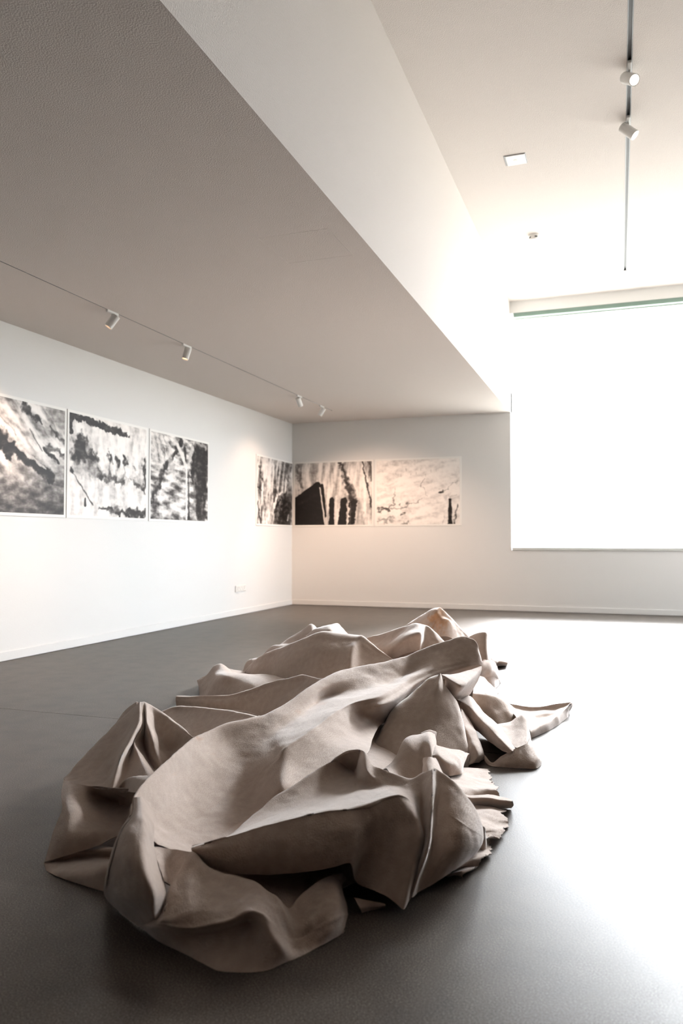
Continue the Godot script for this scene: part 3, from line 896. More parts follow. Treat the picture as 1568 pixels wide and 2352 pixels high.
	fold(o, "fold", [
		[[703, 1462, 5.3], [724, 1445, 5.25], [742, 1440, 5.22], [758, 1436.5, 5.2], [775, 1432.5, 5.2], [786, 1444, 5.25], [800, 1460, 5.3]],
		[[705, 1470, 5.2], [726, 1455, 5.12], [745, 1450, 5.05], [760, 1447, 5.02], [778, 1446, 5.12], [790, 1452, 5.2], [803, 1464, 5.25]],
		[[708, 1490, 5.1], [728, 1480, 5], [748, 1475, 4.95], [764, 1472, 4.92], [780, 1470, 5], [793, 1470, 5.1], [805, 1472, 5.2]]], Vector3(0, 0.5, 0.3), {"per": 6})
	fold(o, "fold", [
		[[558, 1542, 5.65], [563, 1527, 5.6], [574, 1516, 5.55], [597, 1510, 5.5], [612, 1496, 5.47], [627, 1484, 5.45], [645, 1481, 5.4], [668, 1479, 5.35]],
		[[560, 1545, 5.6], [566, 1535, 5.52], [578, 1524, 5.46], [600, 1518, 5.4], [616, 1508, 5.36], [632, 1496, 5.32], [650, 1490, 5.28], [670, 1486, 5.24]],
		[[563, 1550, 5.5], [570, 1545, 5.42], [582, 1538, 5.35], [605, 1530, 5.3], [620, 1525, 5.25], [638, 1515, 5.2], [655, 1505, 5.18], [672, 1495, 5.16]]], Vector3(0, 0.4, 0.2), {"per": 6})
	fold(o, "fold", [
		[[556, 1550, 5.5], [581, 1519, 5.35], [605, 1504, 5.2], [659, 1481, 5.05], [697, 1466, 4.98], [742, 1450, 4.94], [793, 1455.5, 4.9], [822, 1459, 4.86], [834, 1462, 4.82], [866, 1488, 4.78], [902, 1515, 4.72]],
		[[557, 1551, 5.478], [580, 1530, 5.29], [606, 1518, 5.134], [657, 1498, 4.968], [693, 1487, 4.892], [738, 1475, 4.83], [784, 1477, 4.79], [815, 1474, 4.761], [832, 1476, 4.765], [864, 1498, 4.742], [902, 1518, 4.698]],
		[[558, 1553, 5.456], [580, 1545, 5.24], [608, 1535, 5.079], [652, 1520, 4.902], [688, 1512, 4.815], [735, 1503, 4.737], [778, 1502, 4.691], [807, 1492, 4.673], [830, 1494, 4.721], [860, 1510, 4.703], [902, 1522, 4.676]],
		[[560, 1562, 5.39], [582, 1565, 5.157], [612, 1562, 5.008], [650, 1560, 4.802], [685, 1560, 4.694], [730, 1568, 4.593], [770, 1562, 4.548], [801, 1545, 4.519], [825, 1540, 4.589], [856, 1535, 4.626], [900, 1532, 4.627]]], Vector3(0, 0.6, 0.4), {"per": 8})
	fold(o, "fold", [
		[[520, 1536, 5.45], [530, 1538, 5.4], [546, 1541, 5.4], [562, 1543, 5.35]],
		[[520, 1550, 5.3], [530, 1551, 5.25], [546, 1553, 5.25], [562, 1555, 5.2]]], Vector3(0, 0.3, 0.1), {"per": 6})
	fold(o, "fold", [
		[[455, 1564, 5.15], [474, 1552, 5.12], [490, 1532, 5.12], [507, 1525, 5.1], [526, 1537, 5.08], [547, 1549, 5], [600, 1550, 4.9], [642, 1556, 4.8]],
		[[457, 1572, 5.1], [473, 1566, 5], [492, 1547, 4.96], [514, 1540, 4.95], [536, 1545, 4.93], [565, 1549, 4.86], [615, 1550, 4.8], [648, 1557, 4.72]],
		[[457, 1580, 5.06], [472, 1578, 4.93], [492, 1563, 4.78], [516, 1552, 4.7], [546, 1549, 4.72], [583, 1549, 4.72], [630, 1553, 4.68], [655, 1560, 4.64]],
		[[457, 1590, 5.03], [470, 1592, 4.87], [486, 1585, 4.74], [512, 1578, 4.65], [544, 1573, 4.58], [582, 1570, 4.52], [630, 1570, 4.5], [655, 1570, 4.5]],
		[[457, 1597, 0], [468, 1606, 4.8], [482, 1610, 4.68], [508, 1612, 4.56], [540, 1610, 4.46], [580, 1602, 4.38], [626, 1592, 4.34], [652, 1586, 4.34]]], Vector3(0, 0.5, 0.25), {"per": 7})
	fold(o, "fold", [
		[[454, 1563, 5.25], [456, 1562, 5.22], [466, 1556, 5.2], [474, 1553, 5.2]],
		[[456, 1575, 5.2], [459, 1576, 5.18], [468, 1572, 5.16], [478, 1570, 5.15]],
		[[457, 1590, 5.1], [461, 1592, 5.08], [470, 1592, 5.06], [480, 1592, 5.05]]], Vector3(0, 0.2, 0.1), {"per": 5})
	fold(o, "fold", [
		[[405, 1600, 4.7], [450, 1599, 4.6], [522, 1596, 4.48], [571, 1584, 4.42], [620, 1566, 4.36], [658, 1559, 4.3], [690, 1551, 4.26], [700, 1551, 4.24], [720, 1556, 4.15], [744, 1559, 4.05]],
		[[404, 1606, 4.69], [448, 1605, 4.59], [520, 1604, 4.46], [569, 1594, 4.4], [618, 1580, 4.33], [656, 1574, 4.27], [690, 1566, 4.22], [700, 1566, 4.2], [721, 1566, 4.11], [745, 1563, 4]],
		[[404, 1613, 4.68], [446, 1613, 4.58], [517, 1617, 4.43], [567, 1612, 4.37], [616, 1605, 4.28], [655, 1600, 4.2], [690, 1586, 4.15], [701, 1585, 4.12], [723, 1580, 4.06], [747, 1568, 3.97]],
		[[405, 1624, 0], [447, 1628, 4.57], [520, 1642, 4.42], [570, 1650, 4.3], [620, 1652, 4.15], [660, 1640, 4.05], [692, 1620, 3.98], [703, 1615, 3.98], [727, 1598, 3.98], [752, 1580, 3.94]]], Vector3(0, 0.5, 0.2), {"per": 7})
	fold(o, "fold", [
		[[352, 1652, 4.25], [367, 1636, 4.35], [385, 1628, 4.36], [406, 1624, 4.34], [440, 1624, 4.27], [480, 1627, 4.18], [528, 1633, 4.05], [560, 1639, 3.97], [594, 1646, 3.88]],
		[[360, 1660, 4.2], [375, 1649, 4.28], [390, 1643, 4.29], [409, 1641, 4.28], [442, 1641, 4.21], [480, 1643, 4.12], [527, 1648, 3.99], [560, 1652, 3.91], [594, 1655, 3.83]],
		[[385, 1690, 3.98], [395, 1690, 3.98], [405, 1690, 3.98], [420, 1692, 3.96], [448, 1692, 3.96], [480, 1692, 3.93], [525, 1684, 3.84], [560, 1676, 3.78], [594, 1670, 3.72]]], Vector3(0, 0.4, 0.15), {"per": 7})
	fold(o, "fold", [
		[[1099, 1494, 4.22], [1103, 1504, 4.2], [1106, 1514, 4.19], [1106.83, 1518.4, 4.184], [1107.5, 1522, 4.18], [1106.83, 1525.6, 4.175], [1106, 1530, 4.17], [1103, 1533, 4.18]],
		[[1092, 1474, 4.24], [1096, 1487, 4.21], [1098, 1501, 4.18], [1098.55, 1508.7, 4.169], [1099, 1515, 4.16], [1098.55, 1520.4, 4.155], [1098, 1527, 4.15], [1095, 1536, 4.16]],
		[[1076, 1465.5, 4.27], [1079, 1480, 4.22], [1080, 1499, 4.18], [1080, 1508.35, 4.158], [1080, 1516, 4.14], [1079.1, 1522.3, 4.131], [1078, 1530, 4.12], [1073, 1540, 4.14]],
		[[1055, 1463, 4.3], [1055, 1480, 4.24], [1054, 1500, 4.19], [1053.45, 1511, 4.162], [1053, 1520, 4.14], [1051.2, 1528.1, 4.127], [1049, 1538, 4.11], [1044, 1550, 4.14]],
		[[1010, 1477, 4.3], [1006, 1494, 4.24], [1001, 1514, 4.17], [999.35, 1525.55, 4.12], [998, 1535, 4.08], [995.3, 1543.55, 4.053], [992, 1554, 4.02], [985, 1576, 4.1]],
		[[944, 1502, 4.23], [945, 1519, 4.17], [945, 1541, 4.12], [945, 1549.25, 4.027], [945, 1556, 3.95], [945, 1567.7, 3.909], [945, 1582, 3.86], [938, 1612, 3.98]],
		[[902, 1514, 4.14], [905, 1534, 4.07], [908, 1561, 4], [908, 1571.45, 3.852], [908, 1580, 3.73], [908.9, 1592.6, 3.685], [910, 1608, 3.63], [908, 1640, 3.86]],
		[[860, 1524, 4.05], [865, 1548, 3.97], [870, 1574, 3.86], [871.1, 1586.65, 3.687], [872, 1597, 3.545], [874.7, 1609.15, 3.525], [878, 1624, 3.5], [888, 1655, 3.72]],
		[[790, 1538, 3.92], [795, 1560, 3.83], [800, 1590, 3.75], [808.2, 1609.68, 3.504], [810, 1614, 3.45], [814.4, 1619.8, 3.46], [832, 1643, 3.5], [870, 1668, 3.58]],
		[[735, 1562, 3.74], [740, 1582, 3.68], [745, 1605, 3.7], [760.58, 1633.7, 3.347], [764, 1640, 3.27], [771.2, 1648.4, 3.268], [800, 1682, 3.26], [856, 1695, 3.32]],
		[[678, 1600, 3.52], [685, 1620, 3.46], [690, 1647, 3.38], [703.94, 1675.7, 3.093], [707, 1682, 3.03], [716, 1689.6, 3.028], [752, 1720, 3.02], [840, 1734, 3.02]],
		[[620, 1637, 3.34], [630, 1655, 3.28], [640, 1680, 3.21], [655.58, 1708.7, 2.956], [659, 1715, 2.9], [665.6, 1725, 2.89], [692, 1765, 2.85], [760, 1785, 2.82]],
		[[575, 1650, 3.24], [585, 1675, 3.2], [602, 1712, 3.1], [623.32, 1747.26, 2.887], [628, 1755, 2.84], [631.4, 1765, 2.806], [645, 1805, 2.67], [670, 1850, 2.64]],
		[[504, 1668, 3.1], [520, 1703, 3.09], [545, 1748, 3.01], [569.6, 1790.64, 2.887], [575, 1800, 2.86], [578, 1811, 2.826], [590, 1855, 2.69], [605, 1910, 2.52]],
		[[445, 1697, 2.9], [468, 1733, 2.92], [495, 1783, 2.88], [513.86, 1825.64, 2.782], [518, 1835, 2.76], [520.8, 1845, 2.728], [532, 1885, 2.6], [545, 1935, 2.46]],
		[[388, 1745, 2.64], [413, 1783, 2.68], [440, 1829, 2.68], [458.86, 1864.26, 2.623], [463, 1872, 2.61], [466.4, 1880, 2.588], [480, 1912, 2.5], [495, 1950, 2.4]],
		[[338, 1790, 2.42], [363, 1823, 2.46], [393, 1864, 2.5], [415.14, 1894.34, 2.475], [420, 1901, 2.47], [423.6, 1907.2, 2.456], [438, 1932, 2.4], [455, 1960, 2.33]],
		[[308, 1832, 2.29], [330, 1860, 2.32], [357, 1893, 2.36], [380.78, 1918.42, 2.344], [386, 1924, 2.34], [391.2, 1928.4, 2.33], [412, 1946, 2.29], [440, 1962, 2.25]],
		[[299, 1873, 2.17], [320, 1895, 2.2], [340, 1918, 2.23], [358.04, 1935.22, 2.222], [362, 1939, 2.22], [368.8, 1941.4, 2.216], [396, 1951, 2.2], [437, 1959, 2.18]]], Vector3(-0.02, 0.5, 0.16), {"turned": true, "per": 9})
	fold(o, "fold", [
		[[308, 1832, 2.29], [312, 1831, 2.27], [318, 1831, 2.265], [326, 1832, 2.275], [345, 1845, 2.33]],
		[[299, 1873, 2.17], [308, 1873, 2.13], [320, 1873, 2.12], [332, 1875, 2.13], [352, 1886, 2.22]],
		[[276, 1906, 2.1], [294, 1907, 2.05], [316, 1907, 2.04], [335, 1908, 2.06], [355, 1914, 2.18]],
		[[266, 1936, 2.06], [289, 1938, 2], [313, 1938, 1.985], [332, 1938, 2.01], [354, 1946, 2.15]],
		[[253, 1975, 2.03], [284, 1977, 1.955], [313, 1977, 1.935], [336, 1977, 1.96], [361, 1986, 2.11]],
		[[241, 2023, 2.05], [276, 2026, 1.965], [314, 2022, 1.905], [345, 2016, 1.915], [374, 2020, 2.06]],
		[[241, 2061, 2.13], [279, 2062, 1.975], [322, 2060, 1.91], [352, 2052, 1.895], [380, 2049, 2]],
		[[274, 2097, 0], [302, 2090, 1.995], [332, 2085, 1.925], [352, 2082, 1.9], [377, 2080, 1.97]],
		[[315, 2130, 0], [335, 2122, 1.965], [347, 2115, 1.93], [356, 2112, 1.92], [368, 2112, 1.95]]], Vector3.ZERO, {"per": 8})
	fold(o, "fold", [
		[[298, 1875, 2.3], [299, 1873, 2.18], [300, 1872, 2.16]],
		[[278, 1906, 2.25], [276, 1906, 2.11], [278, 1906, 2.08]],
		[[268, 1936, 2.22], [266, 1936, 2.07], [268, 1936, 2.04]],
		[[258, 1975, 2.2], [253, 1975, 2.04], [256, 1975, 2.01]],
		[[250, 2020, 2.2], [241, 2023, 2.06], [245, 2023, 2.03]],
		[[252, 2055, 2.19], [241, 2061, 2.14], [246, 2061, 2.1]]], Vector3.ZERO, {"per": 6})
	fold(o, "fold", [
		[[352, 1944, 2.17], [372, 1947, 2.19], [396, 1951, 2.19], [418, 1955, 2.17], [438, 1958, 2.14]],
		[[356, 1962, 2.14], [374, 1966, 2.16], [394, 1970, 2.16], [412, 1973, 2.14], [430, 1978, 2.11]],
		[[364, 1990, 2.1], [377, 1994, 2.12], [390, 1998, 2.12], [402, 2001, 2.1], [416, 2005, 2.07]],
		[[378, 2024, 2.04], [383, 2027, 2.05], [388, 2030, 2.05], [393, 2033, 2.04], [400, 2038, 2.02]]], Vector3.ZERO, {"per": 7})
	fold(o, "fold", [
		[[362, 2086, 2], [356, 2096, 1.99], [348, 2106, 1.985], [340.5, 2112.75, 1.985], [338, 2115, 1.985], [335, 2116.75, 1.986], [326, 2122, 1.99], [312, 2127, 0]],
		[[377, 2097, 1.935], [372, 2104, 1.925], [366, 2112, 1.915], [360, 2119.5, 1.915], [358, 2122, 1.915], [356, 2124.5, 1.917], [350, 2132, 1.925], [338, 2143, 0]],
		[[386, 2050, 2], [382, 2080, 1.95], [378, 2110, 1.905], [376.5, 2120.5, 1.901], [376, 2124, 1.9], [375.5, 2128, 1.901], [374, 2140, 1.905], [370, 2163, 0]],
		[[396, 2026, 2.03], [396, 2065, 1.965], [396, 2106, 1.9], [396.75, 2122.5, 1.889], [397, 2128, 1.885], [397.25, 2133.5, 1.887], [398, 2150, 1.895], [402, 2180, 0]],
		[[422, 1987, 2.09], [428, 2035, 2], [436, 2088, 1.91], [439, 2121, 1.881], [440, 2132, 1.872], [441.25, 2138.5, 1.877], [445, 2158, 1.89], [450, 2206, 0]],
		[[443, 1959, 2.13], [463, 2018, 2.03], [483, 2076, 1.925], [489, 2110.5, 1.876], [491, 2122, 1.86], [491.5, 2129, 1.867], [493, 2150, 1.888], [495, 2228, 0]],
		[[480, 1996, 2.09], [503, 2043, 1.99], [523, 2083, 1.915], [529.75, 2105.5, 1.878], [532, 2113, 1.866], [532.5, 2119.75, 1.873], [534, 2140, 1.895], [537, 2233, 0]],
		[[522, 2010, 2.06], [543, 2048, 1.98], [558, 2073, 1.925], [567, 2088.75, 1.887], [570, 2094, 1.875], [571, 2102.5, 1.881], [574, 2128, 1.9], [580, 2233, 0]],
		[[583, 2025, 2.02], [590, 2053, 1.96], [597, 2078, 1.905], [601.5, 2096, 1.877], [603, 2102, 1.868], [604.75, 2113, 1.864], [610, 2146, 1.85], [618, 2228, 0]],
		[[610, 2042, 2.01], [624, 2073, 1.95], [628, 2103, 1.905], [631, 2123.25, 1.883], [632, 2130, 1.875], [634.75, 2140.5, 1.866], [643, 2172, 1.838], [654, 2212, 0]],
		[[637, 2061, 1.99], [650, 2093, 1.95], [656, 2123, 1.93], [662, 2145.5, 1.915], [664, 2153, 1.91], [665.5, 2159.75, 1.903], [670, 2180, 1.882], [678, 2202, 0]],
		[[662, 2090, 1.99], [674, 2110, 1.975], [685, 2133, 1.955], [690.25, 2148, 1.944], [692, 2153, 1.94], [694, 2157.5, 1.934], [700, 2171, 1.918], [708, 2187, 0]],
		[[690, 2062, 2.06], [705, 2090, 2.01], [718, 2114, 1.965], [725.5, 2129, 1.95], [728, 2134, 1.945], [730, 2139, 1.941], [736, 2154, 1.93], [743, 2168, 0]],
		[[725, 2032, 2.1], [740, 2065, 2.03], [750, 2093, 1.98], [755.25, 2111.75, 1.961], [757, 2118, 1.955], [758.25, 2123, 1.953], [762, 2138, 1.948], [768, 2153, 0]],
		[[762, 2012, 2.16], [772, 2040, 2.09], [779, 2074, 2.02], [782, 2096.5, 1.998], [783, 2104, 1.99], [783, 2109, 1.99], [783, 2124, 1.988], [782, 2145, 0]],
		[[784, 2008, 2.24], [786, 2037, 2.19], [793, 2071, 2.12], [796, 2093.5, 2.09], [797, 2101, 2.08], [796.5, 2106, 2.075], [795, 2121, 2.06], [789, 2139, 0]]], Vector3(0.01, 0.3, 0.05), {"turned": true, "per": 8})
	fold(o, "fold", [
		[[441, 1943, 2.17], [441, 1944, 2.165], [440, 1945, 2.155], [439.16, 1948.36, 2.147], [439, 1949, 2.145], [439.16, 1949.64, 2.145], [440, 1953, 2.143], [443, 1959, 2.145], [448, 1966, 2.16]],
		[[470, 1934, 2.19], [470, 1934.5, 2.18], [470, 1935, 2.17], [470, 1936.68, 2.153], [470, 1937, 2.15], [470, 1939.08, 2.147], [470, 1950, 2.13], [470, 1970, 2.13], [470, 1988, 2.15]],
		[[528, 1918, 2.27], [528, 1918.5, 2.25], [528, 1919, 2.22], [528, 1919.84, 2.174], [528, 1920, 2.165], [528, 1924, 2.161], [528, 1945, 2.14], [525, 1975, 2.13], [520, 2003, 2.14]],
		[[580, 1872, 2.4], [582, 1884, 2.35], [586, 1896, 2.28], [589.36, 1901.04, 2.183], [590, 1902, 2.165], [590, 1907.28, 2.16], [590, 1935, 2.135], [590, 1970, 2.12], [590, 2008, 2.13]],
		[[629, 1829, 2.5], [634, 1848, 2.45], [641, 1867, 2.37], [648.56, 1882.12, 2.198], [650, 1885, 2.165], [650, 1892.2, 2.158], [650, 1930, 2.12], [650, 1965, 2.11], [650, 2006, 2.12]],
		[[680, 1800, 2.57], [687, 1824, 2.51], [695, 1846, 2.42], [703.4, 1867, 2.21], [705, 1871, 2.17], [705.8, 1878.84, 2.162], [710, 1920, 2.12], [710, 1960, 2.1], [708, 2000, 2.11]],
		[[738, 1762, 2.67], [741, 1793, 2.62], [747, 1824, 2.5], [755.4, 1855.08, 2.231], [757, 1861, 2.18], [757.96, 1868.84, 2.171], [763, 1910, 2.125], [766, 1950, 2.11], [765, 1992, 2.11]],
		[[785, 1733, 2.71], [790, 1764, 2.72], [798, 1800, 2.58], [803.88, 1847.88, 2.252], [805, 1857, 2.19], [806.44, 1863.88, 2.183], [814, 1900, 2.145], [815, 1942, 2.13], [808, 1984, 2.12]],
		[[822, 1724, 2.68], [812, 1756, 2.78], [820, 1802, 2.54], [841.84, 1842.32, 2.254], [846, 1850, 2.2], [847.76, 1856.88, 2.198], [857, 1893, 2.185], [838, 1958, 2.18], [818, 2027, 2.18]],
		[[840, 1730, 2.62], [834, 1762, 2.54], [842, 1805, 2.52], [872.24, 1831.04, 2.276], [878, 1836, 2.23], [880.24, 1843.04, 2.226], [892, 1880, 2.205], [878, 1950, 2.175], [856, 2044, 2.13]],
		[[855, 1756, 2.58], [862, 1782, 2.52], [880, 1808, 2.46], [903.52, 1823.96, 2.275], [908, 1827, 2.24], [909.6, 1833.56, 2.235], [918, 1868, 2.21], [908, 1945, 2.16], [886, 2058, 2.1]],
		[[882, 1766, 2.55], [892, 1788, 2.51], [908, 1808, 2.45], [926.48, 1825.64, 2.282], [930, 1829, 2.25], [931.28, 1835.24, 2.244], [938, 1868, 2.21], [933, 1945, 2.155], [908, 2074, 2.085]],
		[[938, 1788, 2.5], [939, 1802, 2.46], [943, 1820, 2.41], [948.88, 1840.16, 2.301], [950, 1844, 2.28], [951.12, 1849.12, 2.27], [957, 1876, 2.215], [962, 1930, 2.165], [927, 2089, 2.075]],
		[[971, 1774, 2.5], [971, 1792, 2.46], [970, 1815, 2.42], [967.48, 1844.4, 2.378], [967, 1850, 2.37], [967.16, 1856.08, 2.359], [968, 1888, 2.3], [973, 1937, 2.22], [935, 2075, 2.1]],
		[[990, 1766, 2.47], [990, 1782, 2.41], [989, 1806, 2.34], [988.16, 1842.96, 2.264], [988, 1850, 2.25], [987.52, 1857.2, 2.24], [985, 1895, 2.19], [978, 1945, 2.155], [942, 2062, 2.115]],
		[[995, 1765, 2.47], [995.5, 1782, 2.41], [995, 1806, 2.335], [994.16, 1844.64, 2.259], [994, 1852, 2.245], [993.52, 1859.2, 2.235], [991, 1897, 2.185], [985, 1947, 2.15], [946, 2060, 2.12]],
		[[1003, 1767, 2.5], [1003, 1784, 2.47], [1003, 1808, 2.43], [1001.32, 1844.96, 2.38], [1001, 1852, 2.37], [1000.52, 1859.36, 2.36], [998, 1898, 2.31], [991, 1950, 2.25], [955, 2052, 2.18]],
		[[1040, 1794, 2.46], [1038, 1808, 2.43], [1035, 1828, 2.39], [1031.64, 1863.28, 2.331], [1031, 1870, 2.32], [1030.68, 1876.4, 2.312], [1029, 1910, 2.27], [1020, 1956, 2.23], [985, 2036, 2.21]],
		[[1070, 1828, 2.43], [1067, 1841, 2.39], [1064, 1859, 2.35], [1061.48, 1885.04, 2.3], [1061, 1890, 2.29], [1060.84, 1894.8, 2.284], [1060, 1920, 2.255], [1050, 1958, 2.235], [1020, 2015, 2.235]],
		[[1097, 1869, 2.42], [1094, 1877, 2.385], [1091, 1888, 2.35], [1088.48, 1904.8, 2.316], [1088, 1908, 2.31], [1087.68, 1911.2, 2.307], [1086, 1928, 2.29], [1078, 1952, 2.275], [1053, 1995, 2.28]],
		[[1109, 1897, 2.43], [1109, 1902, 2.42], [1108, 1909, 2.4], [1107.16, 1918.24, 2.383], [1107, 1920, 2.38], [1106.68, 1921.92, 2.378], [1105, 1932, 2.37], [1098, 1948, 2.36], [1075, 1976, 2.36]],
		[[1112, 1912, 2.5], [1113, 1916, 2.5], [1113, 1921, 2.49], [1112.16, 1926.88, 2.473], [1112, 1928, 2.47], [1111.52, 1929.28, 2.467], [1109, 1936, 2.45], [1102, 1949, 2.43], [1082, 1970, 2.43]]], Vector3(0.02, 0.4, 0.08), {"turned": true, "per": 8})
	fold(o, "fold", [
		[[146, 1788, 2.84], [148, 1789, 2.82], [150, 1790, 2.8], [150, 1792, 2.79], [147, 1794, 2.78]],
		[[182, 1748, 2.97], [185, 1765, 2.9], [188, 1780, 2.84], [190, 1794, 2.79], [190, 1803, 2.74]],
		[[220, 1710, 3.08], [222, 1740, 2.96], [225, 1768, 2.88], [228, 1793, 2.78], [232, 1809, 2.7]],
		[[265, 1662, 3.2], [263, 1700, 3.06], [258, 1740, 2.93], [250, 1778, 2.82], [243, 1810, 2.7]],
		[[300, 1628, 3.26], [296, 1672, 3.09], [280, 1715, 2.97], [263, 1760, 2.84], [246, 1811, 2.69]],
		[[318, 1613.5, 3.25], [318, 1656, 3.07], [301, 1696, 2.945], [279, 1738, 2.83], [258, 1812, 2.675]],
		[[324, 1613, 3.25], [327, 1660, 3.09], [310, 1700, 3.01], [297, 1742, 2.93], [282, 1813, 2.7]],
		[[328, 1613, 3.25], [330, 1666, 3.09], [309, 1705, 2.98], [324, 1743, 2.85], [345, 1784, 2.66]],
		[[331, 1613.5, 3.25], [333, 1672, 3.105], [331, 1712, 3.07], [343, 1750, 2.98], [362, 1780, 2.86]],
		[[336, 1615, 3.25], [338, 1660, 3.08], [349, 1700, 3], [356, 1725, 2.96], [375, 1770, 2.86]],
		[[350, 1623, 3.25], [358, 1665, 3.16], [372, 1700, 3.09], [385, 1725, 3.04], [395, 1745, 2.96]],
		[[380, 1643, 3.21], [388, 1672, 3.14], [400, 1698, 3.08], [410, 1715, 3.04], [420, 1725, 2.98]],
		[[414, 1668, 3.13], [418, 1682, 3.07], [425, 1695, 3.03], [430, 1706, 3], [435, 1715, 2.97]],
		[[447, 1697, 2.99], [448, 1700, 2.98], [449, 1703, 2.97], [450, 1708, 2.96], [450, 1712, 2.95]]], Vector3(-0.02, 0.5, 0.2), {"turned": true, "per": 8})
	fold(o, "fold", [
		[[258, 1676, 3.42], [276, 1649, 3.44], [292, 1631, 3.44], [315, 1614, 3.42]],
		[[262, 1690, 3.36], [282, 1668, 3.36], [300, 1650, 3.36], [318, 1636, 3.34]],
		[[270, 1710, 3.3], [290, 1690, 3.3], [305, 1675, 3.3], [320, 1660, 3.3]]], Vector3(0, 0.4, 0.12), {"per": 6})
	fold(o, "fold", [
		[[146, 1790, 2.79], [141, 1825, 2.68], [141, 1860, 2.58], [120, 1910, 2.5], [101, 1978, 2.41]],
		[[168, 1799, 2.75], [158, 1828, 2.66], [155, 1864, 2.55], [138, 1915, 2.46], [116, 1975, 2.41]],
		[[190, 1803.5, 2.73], [184, 1828, 2.67], [172, 1870, 2.54], [155, 1920, 2.44], [136, 1970, 2.41]],
		[[232, 1809.5, 2.7], [226, 1836, 2.74], [215, 1880, 2.58], [203, 1917, 2.46], [182, 1956, 2.42]],
		[[260, 1812, 2.67], [262, 1842, 2.76], [257, 1884, 2.62], [246, 1914, 2.51], [226, 1943, 2.45]],
		[[290, 1815, 2.64], [296, 1842, 2.74], [294, 1878, 2.63], [286, 1900, 2.56], [271, 1921, 2.5]],
		[[315, 1815, 2.62], [320, 1845, 2.66], [319, 1880, 2.6], [313, 1900, 2.55], [302, 1920, 2.5]]], Vector3.ZERO, {"turned": true, "per": 7})
	fold(o, "fold", [
		[[100, 1981, 2.41], [103, 1986, 2.4], [103, 1991, 2.39], [106, 1999, 0]],
		[[130, 1971, 2.43], [128, 1988, 2.42], [124, 2000, 2.35], [131, 2013, 0]],
		[[169, 1959.5, 2.45], [165, 1984, 2.44], [160, 2003, 2.31], [165, 2025, 0]],
		[[210, 1954.5, 2.45], [206, 1980, 2.45], [205, 2000, 2.28], [203, 2037, 0]],
		[[262, 1953, 2.43], [252, 1974, 2.43], [247, 1990, 2.26], [240, 2049, 0]],
		[[290, 1955, 2.4], [285, 1978, 2.39], [280, 2000, 2.24], [275, 2060, 0]]], Vector3(0, 0.1, 0.1), {"turned": true, "per": 7})
	fold(o, "fold", [
		[[268, 1815, 2.7], [280, 1801, 2.7], [292, 1792, 2.68], [308, 1788, 2.62], [328, 1785.5, 2.57], [348, 1784, 2.5]],
		[[272, 1818, 2.69], [284, 1808, 2.7], [296, 1802, 2.67], [310, 1795, 2.56], [328, 1791, 2.5], [346, 1790, 2.46]],
		[[280, 1823, 2.68], [290, 1820, 2.7], [300, 1818, 2.64], [308, 1820, 2.48], [318, 1815, 2.42], [335, 1800, 2.42]]], Vector3(0, 0.2, 0.06), {"per": 6})
	fold(o, "fold", [
		[[1014, 1549, 3.82], [1040, 1548, 3.88], [1075, 1539, 3.98], [1105, 1530, 4.08]],
		[[1022, 1556, 3.8], [1056, 1575, 3.7], [1082, 1560, 3.86], [1105, 1538, 4.06]],
		[[1022, 1572, 3.86], [1045, 1595, 3.84], [1068, 1588, 3.92], [1097, 1562, 4.04]],
		[[1034, 1594, 3.9], [1050, 1606, 3.94], [1074, 1598, 4], [1082, 1588, 4.05]]], Vector3.ZERO, {"per": 8})
	fold(o, "fold", [
		[[1008, 1550, 3.95], [986, 1561, 3.95], [955, 1592, 3.913], [907, 1632, 3.837], [884, 1670, 3.763], [867, 1702, 3.688], [851, 1740, 3.575]],
		[[1008, 1549, 3.83], [986, 1558, 3.8], [954, 1588, 3.74], [906, 1627, 3.65], [883, 1667, 3.553], [866, 1699, 3.485], [850, 1736, 3.402]],
		[[1009, 1548, 3.8], [995, 1572, 3.725], [968, 1612, 3.635], [933, 1655, 3.538], [910, 1695, 3.455], [895, 1730, 3.38], [880, 1770, 3.305]],
		[[1010, 1547, 3.792], [1004, 1576, 3.695], [992, 1622, 3.597], [972, 1664, 3.522], [948, 1705, 3.425], [930, 1740, 3.335], [915, 1785, 3.26]],
		[[1011, 1547, 3.792], [1012, 1578, 3.699], [1018, 1626, 3.605], [1012, 1668, 3.53], [1000, 1705, 3.44], [985, 1745, 3.35], [965, 1790, 3.275]],
		[[1012, 1548, 3.8], [1018, 1578, 3.717], [1040, 1626, 3.643], [1048, 1670, 3.56], [1050, 1708, 3.5], [1045, 1745, 3.425], [1030, 1785, 3.35]],
		[[1013, 1550, 3.822], [1021, 1575, 3.755], [1050, 1617, 3.702], [1066, 1673, 3.605], [1073, 1707, 3.545], [1077, 1730, 3.485], [1064, 1775, 3.388]],
		[[1014, 1552, 3.913], [1022, 1577, 3.875], [1051, 1619, 3.837], [1066, 1676, 3.725], [1073, 1710, 3.665], [1076, 1733, 3.575], [1066, 1775, 3.462]]], Vector3.ZERO, {"turned": true, "per": 8})
	fold(o, "fold", [
		[[880, 1766, 3.12], [888, 1764, 3.06], [900, 1785, 2.96]],
		[[911, 1737, 3.16], [918, 1748, 3.1], [925, 1795, 3]],
		[[932, 1697, 3.25], [944, 1716, 3.16], [958, 1795, 3.02]],
		[[960, 1686, 3.29], [968, 1708, 3.19], [980, 1785, 3.04]],
		[[984, 1678, 3.32], [988, 1706, 3.18], [993, 1755, 3.02]],
		[[1000, 1682, 3.4], [1002, 1708, 3.24], [1002, 1750, 3.1]]], Vector3(0, 0.1, 0.05), {"turned": true, "per": 7})
